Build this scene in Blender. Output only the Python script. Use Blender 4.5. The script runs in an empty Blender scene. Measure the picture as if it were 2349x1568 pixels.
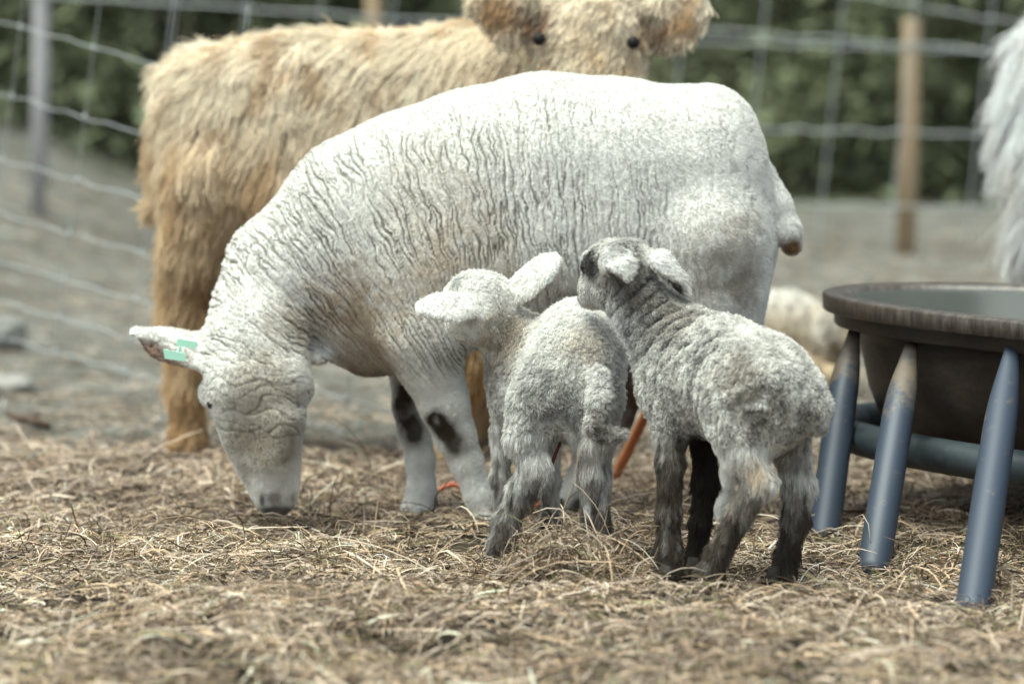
import bpy, math, random
import numpy as np
from mathutils import Vector, kdtree

random.seed(5)
RNG = np.random.default_rng(11)
scene = bpy.context.scene
COL = scene.collection

# ------------------------------------------------------------------ camera
F, CX, CY = 7870.0, 1174.5, 784.0          # photograph read at 2349 px wide
CAM = np.array([0.0, -6.0, 0.95])
PITCH = math.atan((CY + 40) / F)
cd = bpy.data.cameras.new('camera')
cam = bpy.data.objects.new('camera', cd)
COL.objects.link(cam)
cam.location = CAM
cam.rotation_euler = (math.pi / 2 - PITCH, 0, 0)
cd.sensor_width = 36.0
cd.lens = F / 2349 * 36
cd.clip_end = 500
cd.dof.use_dof = True
cd.dof.focus_distance = 5.62
cd.dof.aperture_fstop = 2.4
scene.camera = cam

# ------------------------------------------------------------------ sky and sun (bright overcast)
SUN_EL, SUN_ROT = math.radians(72), math.radians(-118)
w = bpy.data.worlds.new('World')
scene.world = w
w.use_nodes = True
nt = w.node_tree
bg = nt.nodes['Background']
sky = nt.nodes.new('ShaderNodeTexSky')
sky.sky_type = 'NISHITA'
sky.sun_disc = False
sky.sun_elevation = SUN_EL
sky.sun_rotation = SUN_ROT
sky.air_density = 0.7
sky.dust_density = 3.0
sky.ozone_density = 0.4
bg.inputs['Strength'].default_value = 0.085
hs = nt.nodes.new('ShaderNodeHueSaturation')      # cloud cover: a greyer sky
hs.inputs['Saturation'].default_value = 0.5
nt.links.new(sky.outputs[0], hs.inputs['Color'])
tint = nt.nodes.new('ShaderNodeMix')
tint.data_type = 'RGBA'; tint.blend_type = 'MULTIPLY'
tint.inputs[0].default_value = 1.0
tint.inputs[7].default_value = (.94, 1.0, .95, 1)
nt.links.new(hs.outputs[0], tint.inputs[6])
nt.links.new(tint.outputs[2], bg.inputs['Color'])
sl = bpy.data.lights.new('sun', 'SUN')
sl.energy = 1.5
sl.angle = math.radians(50)
sl.color = (0.915, 1.0, 0.90)
sun = bpy.data.objects.new('sun', sl)
COL.objects.link(sun)
_d = Vector((math.sin(SUN_ROT) * math.cos(SUN_EL), math.cos(SUN_ROT) * math.cos(SUN_EL), math.sin(SUN_EL)))
sun.rotation_euler = _d.to_track_quat('Z', 'Y').to_euler()
scene.view_settings.view_transform = 'Standard'
scene.view_settings.look = 'None'
scene.view_settings.exposure = 1.70
scene.view_settings.gamma = 1.0
scene.cycles.max_bounces = 6
scene.cycles.diffuse_bounces = 3
scene.cycles.glossy_bounces = 2
scene.cycles.use_denoising = True

# ------------------------------------------------------------------ pixel <-> world
_f = np.array([0, math.cos(PITCH), -math.sin(PITCH)])
_u = np.array([0, math.sin(PITCH), math.cos(PITCH)])
def ray(u, v):
    return np.array([(u - CX) / F, 0, 0]) + _f + _u * ((CY - v) / F)
def W(u, v, y):
    d = ray(u, v)
    return CAM + d * ((y - CAM[1]) / d[1])
def G(u, v, z=0.0):
    d = ray(u, v)
    return CAM + d * ((z - CAM[2]) / d[2])
def S(y):
    return (6 + y) / F

# ------------------------------------------------------------------ noise
def _h(ix, iy, iz, seed):
    h = (ix.astype(np.uint32) * np.uint32(374761393) + iy.astype(np.uint32) * np.uint32(668265263)
         + iz.astype(np.uint32) * np.uint32(2147483647) + np.uint32((seed * 974634777) & 0xFFFFFFFF))
    h = (h ^ (h >> np.uint32(13))) * np.uint32(1274126177)
    h ^= h >> np.uint32(16)
    h *= np.uint32(2246822519)
    return h ^ (h >> np.uint32(13))
_G = RNG.normal(size=(64, 3))
_G /= np.linalg.norm(_G, axis=1)[:, None]
def noise(P, scale=1.0, seed=0, octaves=1):
    P = np.asarray(P, float) / np.asarray(scale, float) + seed * 13.7
    out = np.zeros(P.shape[:-1]); amp = 1.0
    for o in range(octaves):
        i = np.floor(P).astype(np.int64); f = P - i
        s = f * f * f * (f * (f * 6 - 15) + 10)
        r = np.zeros(P.shape[:-1])
        for a in (0, 1):
            wx = s[..., 0] if a else 1 - s[..., 0]
            for b in (0, 1):
                wy = s[..., 1] if b else 1 - s[..., 1]
                for c in (0, 1):
                    wz = s[..., 2] if c else 1 - s[..., 2]
                    g = _G[_h(i[..., 0] + a, i[..., 1] + b, i[..., 2] + c, seed + o) & np.uint32(63)]
                    r += wx * wy * wz * (g[..., 0] * (f[..., 0] - a) + g[..., 1] * (f[..., 1] - b) + g[..., 2] * (f[..., 2] - c))
        out += amp * r
        amp *= 0.5
        P = P * 2.03 + 5.1
    return out * 1.5
def sstep(a, b, x):
    t = np.clip((x - a) / (b - a), 0, 1)
    return t * t * (3 - 2 * t)
def unit(a):
    return a / np.maximum(np.linalg.norm(a, axis=-1, keepdims=True), 1e-9)

# ------------------------------------------------------------------ smooth bodies from a distance field
class Body:
    """groups of tapered segments: nearly hard union inside a group, smooth union (k) between groups"""
    def __init__(self):
        self.g = []
    def seg(self, a, b, ra, rb, k=0.02, lat=(0, 1, 0), sa=1.0, sb=1.0, sub=False, new=True):
        pr = (np.asarray(a, float), np.asarray(b, float), ra, rb, unit(np.asarray(lat, float)), sa, sb)
        if new: self.g.append([[pr], k, sub])
        else: self.g[-1][0].append(pr)
    def chain(self, pts, k=0.02, lat=(0, 1, 0), s=1.0, sub=False):
        """pts: (u, v, y, radius in px[, lateral factor])"""
        for i, (p, q) in enumerate(zip(pts[:-1], pts[1:])):
            self.seg(W(*p[:3]), W(*q[:3]), p[3] * S(p[2]), q[3] * S(q[2]), k, lat,
                     p[4] if len(p) > 4 else s, q[4] if len(q) > 4 else s, sub, new=(i == 0))
    def ball(self, u, v, y, r, k=0.02, s=1.0, lat=(0, 1, 0), sub=False):
        c = W(u, v, y)
        self.seg(c, c + 1e-4, r * S(y), r * S(y), k, lat, s, s, sub)
    @staticmethod
    def _d(pr, P):
        a, b, ra, rb, lat, sa, sb = pr
        ab = b - a
        t = np.clip(((P - a) @ ab) / max(ab @ ab, 1e-12), 0, 1)
        q = P - a - t[..., None] * ab
        r = ra + t * (rb - ra)
        s = sa + t * (sb - sa)
        ql = q @ lat
        n2 = (q * q).sum(-1) + (1 / s ** 2 - 1) * ql * ql
        return (np.sqrt(np.maximum(n2, 1e-14)) - r) * np.minimum(1, s)
    @staticmethod
    def _mix(D, d, k, sub):
        if sub:
            h = np.maximum(k - np.abs(-d - D), 0) / k
            return np.maximum(D, -d) + h * h * k * .25
        h = np.maximum(k - np.abs(d - D), 0) / k
        return np.minimum(D, d) - h * h * k * .25
    def _gd(self, grp, P):
        D = None
        for pr in grp[0]:
            d = self._d(pr, P)
            D = d if D is None else self._mix(D, d, min(grp[1], .012), False)
        return D
    def eval(self, P):
        D = np.full(P.shape[:-1], 9.0)
        for grp in self.g:
            D = self._mix(D, self._gd(grp, P), grp[1], grp[2])
        return D
    def mesh(self, h):
        def box(grp, m):
            lo = np.min([np.minimum(p[0], p[1]) - max(p[2], p[3]) * max(1, p[5], p[6]) for p in grp[0]], 0) - grp[1] - m
            hi = np.max([np.maximum(p[0], p[1]) + max(p[2], p[3]) * max(1, p[5], p[6]) for p in grp[0]], 0) + grp[1] + m
            return lo, hi
        bx = [box(g_, 3 * h) for g_ in self.g]
        lo = np.min([b[0] for b, g_ in zip(bx, self.g) if not g_[2]], 0)
        hi = np.max([b[1] for b, g_ in zip(bx, self.g) if not g_[2]], 0)
        n = np.ceil((hi - lo) / h).astype(int) + 1
        D = np.full(n, 9.0, np.float64)
        for (b0, b1), grp in zip(bx, self.g):
            i0 = np.maximum(((b0 - lo) / h).astype(int), 0)
            i1 = np.minimum(((b1 - lo) / h).astype(int) + 2, n)
            ax = [lo[j] + h * np.arange(i0[j], i1[j]) for j in range(3)]
            P = np.stack(np.meshgrid(*ax, indexing='ij'), -1)
            sl_ = tuple(slice(i0[j], i1[j]) for j in range(3))
            D[sl_] = self._mix(D[sl_], self._gd(grp, P), grp[1], grp[2])
        I = D < 0
        n1 = n - 1
        cnt = np.zeros(n1, np.int32); acc = np.zeros((*n1, 3))
        def corner(A, o):
            return A[o[0]:o[0] + n1[0], o[1]:o[1] + n1[1], o[2]:o[2] + n1[2]]
        for axn in range(3):
            e = [0, 0, 0]; e[axn] = 1
            o1, o2 = [j for j in range(3) if j != axn]
            for p in (0, 1):
                for q in (0, 1):
                    o = [0, 0, 0]; o[o1] = p; o[o2] = q
                    oo = [o[j] + e[j] for j in range(3)]
                    A, B = corner(D, o), corner(D, oo)
                    ch = corner(I, o) != corner(I, oo)
                    ix = np.nonzero(ch)
                    a, b = A[ix], B[ix]
                    pt = np.tile(np.array(o, float), (len(a), 1))
                    pt[:, axn] += a / (a - b)
                    acc[ix] += pt
                    cnt[ix] += 1
        cells = np.nonzero(cnt)
        idx = np.full(n1, -1, np.int64)
        idx[cells] = np.arange(len(cells[0]))
        V = lo + h * (np.stack(cells, -1) + acc[cells] / cnt[cells][:, None])
        quads = []
        for axn in range(3):
            o1, o2 = (axn + 1) % 3, (axn + 2) % 3
            s0 = [slice(None)] * 3; s1 = [slice(None)] * 3
            s0[axn] = slice(0, -1); s1[axn] = slice(1, None)
            ia, ib = I[tuple(s0)], I[tuple(s1)]
            ix = np.stack(np.nonzero(ia != ib), -1)
            ok = (ix[:, o1] > 0) & (ix[:, o2] > 0) & (ix[:, o1] < n1[o1]) & (ix[:, o2] < n1[o2])
            ix = ix[ok]
            fl = ia[tuple(ix.T)]
            c = []
            for p, q in ((0, 0), (-1, 0), (-1, -1), (0, -1)):
                j = ix.copy(); j[:, o1] += p; j[:, o2] += q
                c.append(idx[tuple(j.T)])
            Q = np.stack(c, -1)
            Q[~fl] = Q[~fl][:, ::-1]
            quads.append(Q)
        Q = np.concatenate(quads)
        for _ in range(2):
            d0 = self.eval(V); g = np.zeros_like(V); e = h * .3
            for j in range(3):
                o = np.zeros(3); o[j] = e
                g[:, j] = (self.eval(V + o) - d0) / e
            g2 = np.maximum((g * g).sum(-1), .25)
            V = V - np.clip(d0 / g2, -h, h)[:, None] * g * .8
        return V, Q

def subdivide(body, V, Q):
    E = np.sort(np.concatenate([Q[:, [i, (i + 1) % 4]] for i in range(4)]), 1)
    U, inv = np.unique(E[:, 0] * (len(V) + 1) + E[:, 1], return_inverse=True)
    a, b = U // (len(V) + 1), U % (len(V) + 1)
    n, m = len(V), len(Q)
    W2 = np.concatenate([V, (V[a] + V[b]) / 2, V[Q].mean(1)])
    e = inv.reshape(4, m).T + n
    f = n + len(U) + np.arange(m)
    Q2 = np.concatenate([np.stack([Q[:, i], e[:, i], f, e[:, i - 1]], -1) for i in range(4)])
    d0 = body.eval(W2); g = np.zeros_like(W2)
    for j in range(3):
        o = np.zeros(3); o[j] = .001
        g[:, j] = (body.eval(W2 + o) - d0) / .001
    W2 = W2 - np.clip(d0 / np.maximum((g * g).sum(-1), .25), -.003, .003)[:, None] * g * .8
    return W2, Q2
def build_mesh(name, V, faces, mat=None, parent=None, cols=None, smooth=True, extra=None):
    me = bpy.data.meshes.new(name)
    if isinstance(faces, np.ndarray):
        nf, k = faces.shape
        me.vertices.add(len(V)); me.vertices.foreach_set('co', np.asarray(V, np.float32).ravel())
        me.loops.add(nf * k); me.loops.foreach_set('vertex_index', faces.astype(np.int32).ravel())
        me.polygons.add(nf); me.polygons.foreach_set('loop_start', np.arange(0, nf * k, k, dtype=np.int32))
        me.update(calc_edges=True)
    else:
        me.from_pydata([tuple(v) for v in V], [], [tuple(f) for f in faces])
        me.update()
    if smooth:
        me.polygons.foreach_set('use_smooth', np.ones(len(me.polygons), bool))
    if cols is not None:
        a = me.attributes.new('col', 'FLOAT_COLOR', 'POINT')
        c = np.ones((len(V), 4), np.float32); c[:, :3] = cols
        a.data.foreach_set('color', c.ravel())
    for nme, arr in (extra or {}).items():
        a = me.attributes.new(nme, 'FLOAT', 'POINT')
        a.data.foreach_set('value', np.asarray(arr, np.float32))
    o = bpy.data.objects.new(name, me)
    COL.objects.link(o)
    if mat:
        me.materials.append(mat)
    if parent:
        o.parent = parent
    return o

def vnormals(V, Q):
    n = np.zeros_like(V)
    fn = np.cross(V[Q[:, 2]] - V[Q[:, 0]], V[Q[:, 3]] - V[Q[:, 1]])
    for j in range(4):
        np.add.at(n, Q[:, j], fn)
    return unit(n)

def tag(o, label=None, cat=None, group=None, kind=None):
    if label: o['label'] = label
    if cat: o['category'] = cat
    if group: o['group'] = group
    if kind: o['kind'] = kind
    return o

# ------------------------------------------------------------------ hair
def sample(V, Q, n, dens=None):
    T = np.concatenate([Q[:, [0, 1, 2]], Q[:, [0, 2, 3]]])
    ar = np.linalg.norm(np.cross(V[T[:, 1]] - V[T[:, 0]], V[T[:, 2]] - V[T[:, 0]]), axis=1)
    if dens is not None:
        ar = ar * dens[T].mean(1)
    cs = np.cumsum(ar); cs /= cs[-1]
    t = np.searchsorted(cs, RNG.random(n))
    a, b = RNG.random(n), RNG.random(n)
    m = a + b > 1
    a[m], b[m] = 1 - a[m], 1 - b[m]
    return T[t], np.stack([1 - a - b, a, b], -1)
def interp(A, T, B):
    return (A[T] * (B[..., None] if A.ndim > 1 else B)).sum(1)

def hair(name, parent, mat, P, N, L, flow, lift, color, npts=5, curl=0.0, freq=2.0, clump=0.0, nclump=0, jitter=.15,
         radius=.0004, drop=0.0, root=.85, tip=.35):
    n = len(P)
    L = np.broadcast_to(np.asarray(L, float), (n,))
    fl = flow - N * (flow * N).sum(-1, keepdims=True)
    fl = unit(fl + 1e-6)
    lift = np.broadcast_to(np.asarray(lift, float), (n,))[:, None]
    d = unit(N * lift + fl * (1 - lift) + RNG.normal(size=(n, 3)) * jitter)
    e1 = unit(np.cross(d, N + .3 * RNG.normal(size=(n, 3))))
    e2 = np.cross(d, e1)
    t = np.linspace(0, 1, npts)[None, :, None]
    ph = RNG.random(n)[:, None, None] * 2 * np.pi
    cr = np.broadcast_to(np.asarray(curl, float), (n,))[:, None, None] * (0.6 + .8 * RNG.random(n)[:, None, None])
    fr = freq * (0.6 + .8 * RNG.random(n)[:, None, None])
    X = P[:, None] + L[:, None, None] * d[:, None] * t
    X = X + cr * np.sqrt(t) * ((np.cos(ph + 2 * np.pi * fr * t) - np.cos(ph)) * e1[:, None] + (np.sin(ph + 2 * np.pi * fr * t) - np.sin(ph)) * e2[:, None])
    X = X + np.array([0, 0, -1.0]) * (drop * L[:, None, None] * t ** 2)
    if nclump:
        ci = RNG.choice(n, nclump, replace=False)
        kd = kdtree.KDTree(nclump)
        for j, i in enumerate(ci):
            kd.insert(P[i], j)
        kd.balance()
        own = np.array([ci[kd.find(p)[1]] for p in P])
        cl = clump * (0.6 + .4 * RNG.random(n))[:, None, None]
        X = X + (X[own] - X + .15 * (P - P[own])[:, None]) * cl * t ** .8
    cu = bpy.data.hair_curves.new(name)
    cu.add_curves([npts] * n)
    cu.attributes['position'].data.foreach_set('vector', X.astype(np.float32).ravel())
    r = cu.attributes.get('radius') or cu.attributes.new('radius', 'FLOAT', 'POINT')
    rr = np.broadcast_to(np.asarray(radius, float), (n,))[:, None] * np.linspace(root, tip, npts)[None]
    r.data.foreach_set('value', rr.astype(np.float32).ravel())
    a = cu.attributes.new('col', 'FLOAT_COLOR', 'CURVE')
    c = np.ones((n, 4), np.float32); c[:, :3] = np.clip(color, 0.005, .95)
    a.data.foreach_set('color', c.ravel())
    o = bpy.data.objects.new(name, cu)
    COL.objects.link(o)
    cu.materials.append(mat)
    o.parent = parent
    return o

# ------------------------------------------------------------------ materials
def material(name, color=(.5, .5, .5), rough=.8, attr=False, spec=.3, metal=0.0):
    m = bpy.data.materials.new(name)
    m.use_nodes = True
    b = m.node_tree.nodes['Principled BSDF']
    b.inputs['Base Color'].default_value = (*color, 1)
    b.inputs['Roughness'].default_value = rough
    b.inputs['Specular IOR Level'].default_value = spec
    b.inputs['Metallic'].default_value = metal
    if attr:
        a = m.node_tree.nodes.new('ShaderNodeAttribute')
        a.attribute_name = 'col'
        m.node_tree.links.new(a.outputs['Color'], b.inputs['Base Color'])
    return m
def add(m, t, **kw):
    n = m.node_tree.nodes.new(t)
    for k, v in kw.items():
        if k in n.inputs: n.inputs[k].default_value = v
        else: setattr(n, k, v)
    return n
def noise_mix(m, stops, scale, detail=6, vec_scale=(1, 1, 1), rough=.6, bump=0.0, bump_scale=None):
    """base colour from a noise over object coordinates through a ramp, with optional bump"""
    nt = m.node_tree; b = nt.nodes['Principled BSDF']
    tc = add(m, 'ShaderNodeTexCoord'); mp = add(m, 'ShaderNodeMapping')
    mp.inputs['Scale'].default_value = vec_scale
    nt.links.new(tc.outputs['Object'], mp.inputs[0])
    nz = add(m, 'ShaderNodeTexNoise', Scale=scale, Detail=detail, Roughness=rough)
    nt.links.new(mp.outputs[0], nz.inputs['Vector'])
    rp = add(m, 'ShaderNodeValToRGB')
    while len(rp.color_ramp.elements) < len(stops):
        rp.color_ramp.elements.new(.5)
    for e, (p, c) in zip(rp.color_ramp.elements, stops):
        e.position = p; e.color = (*c, 1)
    nt.links.new(nz.outputs['Fac'], rp.inputs[0])
    nt.links.new(rp.outputs[0], b.inputs['Base Color'])
    if bump:
        n2 = add(m, 'ShaderNodeTexNoise', Scale=bump_scale or scale * 3, Detail=6.0)
        nt.links.new(mp.outputs[0], n2.inputs['Vector'])
        bp = add(m, 'ShaderNodeBump', Strength=bump, Distance=.01)
        nt.links.new(n2.outputs['Fac'], bp.inputs['Height'])
        nt.links.new(bp.outputs[0], b.inputs['Normal'])
    return m
def skin_material(name, bscale=500, bstr=.15):
    m = material(name, rough=.95, attr=True, spec=.1)
    nt = m.node_tree
    tc = add(m, 'ShaderNodeTexCoord')
    nz = add(m, 'ShaderNodeTexNoise', Scale=bscale, Detail=3.0)
    nt.links.new(tc.outputs['Object'], nz.inputs['Vector'])
    bp = add(m, 'ShaderNodeBump', Strength=bstr, Distance=.003)
    nt.links.new(nz.outputs['Fac'], bp.inputs['Height'])
    nt.links.new(bp.outputs[0], nt.nodes['Principled BSDF'].inputs['Normal'])
    return m
M_skin = skin_material('fleece_skin')
M_hair = material('hair', rough=.75, attr=True, spec=.15)
M_eye = material('eye_dark', (.008, .007, .006), .15, spec=.5)
M_eye_dull = material('eye_dull', (.012, .010, .009), .55, spec=.2)
M_hoof = noise_mix(material('hoof_horn', rough=.7), [(.3, (.018, .015, .012)), (.7, (.055, .045, .036))], 60)
M_tag = material('mint_plastic', (.45, .80, .62), .4, spec=.5)

# ------------------------------------------------------------------ ground
def ground_z(x, y):
    x = np.asarray(x, float); y = np.asarray(y, float)
    zb = .05 + .36 * sstep(-.9, -2.4, x)
    z = zb * sstep(1.2, 7.0, y) + 4.5 * sstep(9.0, 30, y)
    P = np.stack([x, y, np.zeros_like(x)], -1)
    z = z + noise(P, .55, 3) * .022 * sstep(9, 4, np.abs(y)) + noise(P, .16, 4) * .006 * sstep(9, 4, np.abs(y))
    z = z + noise(P, 1.1, 7) * .05 * sstep(2.5, 5, y) * sstep(40, 10, y)
    return z - .006
def build_ground():
    def axis(lo, hi, fine0, fine1, nf, nc):
        a = np.linspace(fine0, fine1, nf)
        l = fine0 - np.geomspace(.05, fine0 - lo, nc)[::-1]
        r = fine1 + np.geomspace(.05, hi - fine1, nc)
        return np.concatenate([l, a, r])
    xs = axis(-120, 120, -2.5, 2.5, 160, 30)
    ys = axis(-30, 220, -2.2, 8.5, 300, 40)
    X, Y = np.meshgrid(xs, ys, indexing='ij')
    V = np.stack([X, Y, ground_z(X, Y)], -1).reshape(-1, 3)
    ny = len(ys)
    i, j = np.meshgrid(np.arange(len(xs) - 1), np.arange(ny - 1), indexing='ij')
    a = (i * ny + j).ravel()
    Q = np.stack([a, a + ny, a + ny + 1, a + 1], -1)
    m = noise_mix(material('dirt', rough=.95, spec=.1),
                  [(.28, (.06, .054, .044)), (.45, (.115, .11, .093)), (.6, (.165, .16, .14)), (.78, (.24, .235, .205))], 7, 10, bump=.8, bump_scale=60)
    nt = m.node_tree; bs = nt.nodes['Principled BSDF']
    src = bs.inputs['Base Color'].links[0].from_socket
    at = add(m, 'ShaderNodeAttribute'); at.attribute_name = 'turf'
    tc = add(m, 'ShaderNodeTexCoord'); n1 = add(m, 'ShaderNodeTexNoise', Scale=.9, Detail=8.0, Roughness=.65)
    nt.links.new(tc.outputs['Object'], n1.inputs['Vector'])
    rp = add(m, 'ShaderNodeValToRGB'); rp.color_ramp.elements.new(.5)
    for e, (p, c) in zip(rp.color_ramp.elements, ((.35, (.05, .046, .034)), (.5, (.09, .10, .055)), (.66, (.17, .19, .095)))):
        e.position = p; e.color = (*c, 1)
    nt.links.new(n1.outputs['Fac'], rp.inputs[0])
    mx = add(m, 'ShaderNodeMix', data_type='RGBA')
    nt.links.new(at.outputs['Fac'], mx.inputs[0]); nt.links.new(src, mx.inputs[6]); nt.links.new(rp.outputs[0], mx.inputs[7])
    am = add(m, 'ShaderNodeAttribute'); am.attribute_name = 'under_hay'
    m2 = add(m, 'ShaderNodeMix', data_type='RGBA', blend_type='MULTIPLY')
    m2.inputs[7].default_value = (.42, .37, .31, 1)  # ground colour multiplied darker on the near side, under the hay
    nt.links.new(am.outputs['Fac'], m2.inputs[0]); nt.links.new(mx.outputs[2], m2.inputs[6])
    nt.links.new(m2.outputs[2], bs.inputs['Base Color'])
    o = build_mesh('ground', V, Q, m, extra={'under_hay': sstep(1.1, .7, V[:, 1] + .3 * noise(V * [1, 1, 0], .3, 18, 2)), 'turf': sstep(7.6, 8.6, V[:, 1] + .5 * noise(V * [1, 1, 0], .6, 19, 2))})
    tag(o, 'trampled dirt yard rising to a grey bank with turf beyond', 'ground', kind='structure')
build_ground()

# ------------------------------------------------------------------ trees behind the yard
M_bark = noise_mix(material('bark', rough=.9), [(.3, (.05, .042, .036)), (.7, (.15, .13, .12))], 6, vec_scale=(4, 4, .6), bump=.7, bump_scale=20)
M_leaf = material('needles', rough=.6, attr=True, spec=.2)
def tube(path, radii, ns=8, cap=True):
    path = np.asarray(path, float)
    n = len(path)
    radii = np.broadcast_to(np.asarray(radii, float), (n,))
    tg = unit(np.gradient(path, axis=0))
    ref = np.array([0, 0, 1.0]) if abs(tg[0][2]) < .9 else np.array([1.0, 0, 0])
    V = []
    for p, t, r in zip(path, tg, radii):
        a = unit(np.cross(t, ref)); b = np.cross(t, a)
        for k in range(ns):
            an = 2 * math.pi * k / ns
            V.append(p + r * (math.cos(an) * a + math.sin(an) * b))
    Fc = [(i * ns + k, i * ns + (k + 1) % ns, (i + 1) * ns + (k + 1) % ns, (i + 1) * ns + k) for i in range(n - 1) for k in range(ns)]
    if cap:
        Fc += [tuple(range(ns))[::-1], tuple(range((n - 1) * ns, n * ns))]
    return V, Fc
class MB:
    def __init__(self): self.V, self.F = [], []
    def put(self, V, Fc):
        o = len(self.V); self.V += [tuple(v) for v in V]; self.F += [tuple(i + o for i in f) for f in Fc]
    def tube(self, path, r, ns=8): self.put(*tube(path, r, ns))
    def build(self, name, mat, parent=None, smooth=True): return build_mesh(name, self.V, self.F, mat, parent, smooth=smooth)
def tree_meshes(seed, H):
    rg = np.random.default_rng(seed)
    tr = MB()
    zz = np.linspace(-.1, H, 8)
    tr.tube(np.stack([.06 * np.sin(zz * 1.3 + seed), .05 * np.cos(zz), zz], -1), .11 * (1 - zz / H * .93) + .005, 9)
    V, C = [], []
    nb = 85
    for b in range(nb):
        z = .12 + (H - .2) * (b / nb) ** 1.25
        R = (1 - z / H) ** .8 * (1.05 + .35 * rg.normal()) + .1
        an = b * 2.399 + rg.normal() * .3
        d = np.array([math.cos(an), math.sin(an), -.18 + .3 * rg.random()])
        tr.tube([np.array([0, 0, z]), np.array([0, 0, z]) + d * R * .5, np.array([0, 0, z - .05]) + d * R * .95], [.018, .010, .003], 5)
        nl = int(60 + 110 * R)
        s = rg.random(nl) ** .7
        c = np.array([0, 0, z]) + d * (s * R)[:, None] + rg.normal(size=(nl, 3)) * (.06 + .10 * s)[:, None]
        a = unit(rg.normal(size=(nl, 3)) + d * 1.2); e = unit(np.cross(a, rg.normal(size=(nl, 3))))
        ln = rg.uniform(.03, .065, nl)[:, None]; wd = ln * rg.uniform(.25, .5, nl)[:, None]
        V.append(np.stack([c - a * ln, c + e * wd, c + a * ln, c - e * wd], 1))
        base = np.array([.195, .22, .125]) * (1 + .2 * rg.normal())
        if rg.random() < .12: base = np.array([.13, .11, .075])
        cc = np.clip(base * (1 + .18 * rg.normal(size=(nl, 1))), .04, .35)
        C.append(np.repeat(cc[:, None], 4, 1))
    V = np.concatenate(V).reshape(-1, 3); C = np.concatenate(C).reshape(-1, 3)
    return tr, V, np.arange(len(V)).reshape(-1, 4), C
def build_trees():
    protos = []
    for sd, H in ((1, 4.2), (2, 5.0), (3, 3.6)):
        root = bpy.data.objects.new('conifer_tree', None); COL.objects.link(root)
        tr, V, Q, C = tree_meshes(sd, H)
        tr.build('trunk', M_bark, root)
        build_mesh('crown', V, Q, M_leaf, root, cols=C, smooth=False)
        tag(root, 'dark green bushy conifer out of focus beyond the wire fence', 'tree', 'trees behind the yard')
        protos.append(root)
    rg = random.Random(4)
    spots = [(-3.6 + 1.0 * i + rg.uniform(-.3, .3), 10.0 + rg.uniform(0, 1.5)) for i in range(8) if i % 3 != 1] + \
            [(-6.0 + 1.9 * i + rg.uniform(-.5, .5), 13.0 + rg.uniform(0, 3.5)) for i in range(7)]
    spots += [(-2.6, 9.0), (-1.55, 8.7), (-.5, 9.2), (1.3, 9.3), (2.2, 9.0)]
    for i, (x, y) in enumerate(spots):
        p = protos[i % 3]
        if i < 3: r = p
        else:
            r = p.copy(); COL.objects.link(r)
            for ch in p.children:
                c = ch.copy(); COL.objects.link(c); c.parent = r
        r.location = (x, y, float(ground_z(x, y)) - .03)
        r.rotation_euler = (0, 0, rg.uniform(0, 6.28))
        s = rg.uniform(.85, 1.2); r.scale = (s, s, s)
build_trees()

# ------------------------------------------------------------------ wire fences
M_wire = material('galvanised_wire', (.44, .46, .46), .5, spec=.5, metal=.3)
M_post = noise_mix(material('post_wood', rough=.85), [(.3, (.30, .215, .13)), (.7, (.46, .35, .23))], 12, vec_scale=(3, 3, .5), bump=.5, bump_scale=40)
M_post_grey = noise_mix(material('post_grey_wood', rough=.9), [(.3, (.36, .345, .345)), (.7, (.50, .48, .48))], 12, vec_scale=(3, 3, .5), bump=.5, bump_scale=40)
def wavy(pts, depth, amp=.004, n=40, seed=0):
    us = np.linspace(pts[0][0], pts[-1][0], n)
    vs = np.interp(us, [p[0] for p in pts], [p[1] for p in pts])
    out = [W(u, v, depth(u)) for u, v in zip(us, vs)]
    rg = np.random.default_rng(seed)
    ph = rg.random() * 6
    for k, p in enumerate(out):
        p[2] += amp * math.sin(k * 1.9 + ph) + amp * .6 * rg.normal()
        p[1] += amp * rg.normal()
    return out
def wire_fence(label, wires, stays, depth, posts, wr=.0015):
    root = bpy.data.objects.new('wire_fence', None); COL.objects.link(root)
    u0 = wires[0][0][0]
    root.location = (0, 0, 0)
    for k, wv in enumerate(wires):
        m = MB(); m.tube(wavy(wv, depth, .003, 50, k), wr, 6); m.build('line_wire', M_wire, root)
    for k, (a, b) in enumerate(stays):
        m = MB()
        ts = np.linspace(0, 1, 16)
        path = [W(a[0] + (b[0] - a[0]) * t, a[1] + (b[1] - a[1]) * t, depth(a[0] + (b[0] - a[0]) * t)) for t in ts]
        g = float(ground_z(path[-1][0], path[-1][1]))
        if path[-1][2] > g + .01:
            path.append(np.array([path[-1][0] - .01, path[-1][1], g - .02]))
        m.tube(path, wr * .8, 6)
        for wv in wires:                        # wrapped knots where stay and line wire cross
            for t in np.linspace(0, 1, 200):
                u = a[0] + (b[0] - a[0]) * t; v = a[1] + (b[1] - a[1]) * t
                if wv[0][0] <= u <= wv[-1][0] and abs(v - np.interp(u, [p[0] for p in wv], [p[1] for p in wv])) < 3:
                    c = W(u, v, depth(u)); m.tube([c + [0, 0, -.007], c, c + [0, 0, .007]], [.003, .0048, .003], 6)
                    break
        m.build('stay_wire', M_wire, root)
    for (tp, bt, r, mat) in posts:
        y = depth(tp[0]) + .03
        A, B = W(*tp, y), W(*bt, y)
        B[2] = float(ground_z(B[0], B[1])) - .05
        m = MB(); m.tube([B, (A * .5 + B * .5) + [.004, 0, 0], A - [0, 0, .01], A], [r * 1.06, r, r * .97, r * .82], 12); m.build('post', mat, root)
    tag(root, label, 'fence')
    return root
dl = lambda u: 2.1 - 1.05 * (u / 1000)
wl = [[(-420, v - 118), (0, v), (1060, v + .28 * 1060)] for v in (50, 215, 365, 490, 600, 690, 772)]
sl_ = []
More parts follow.
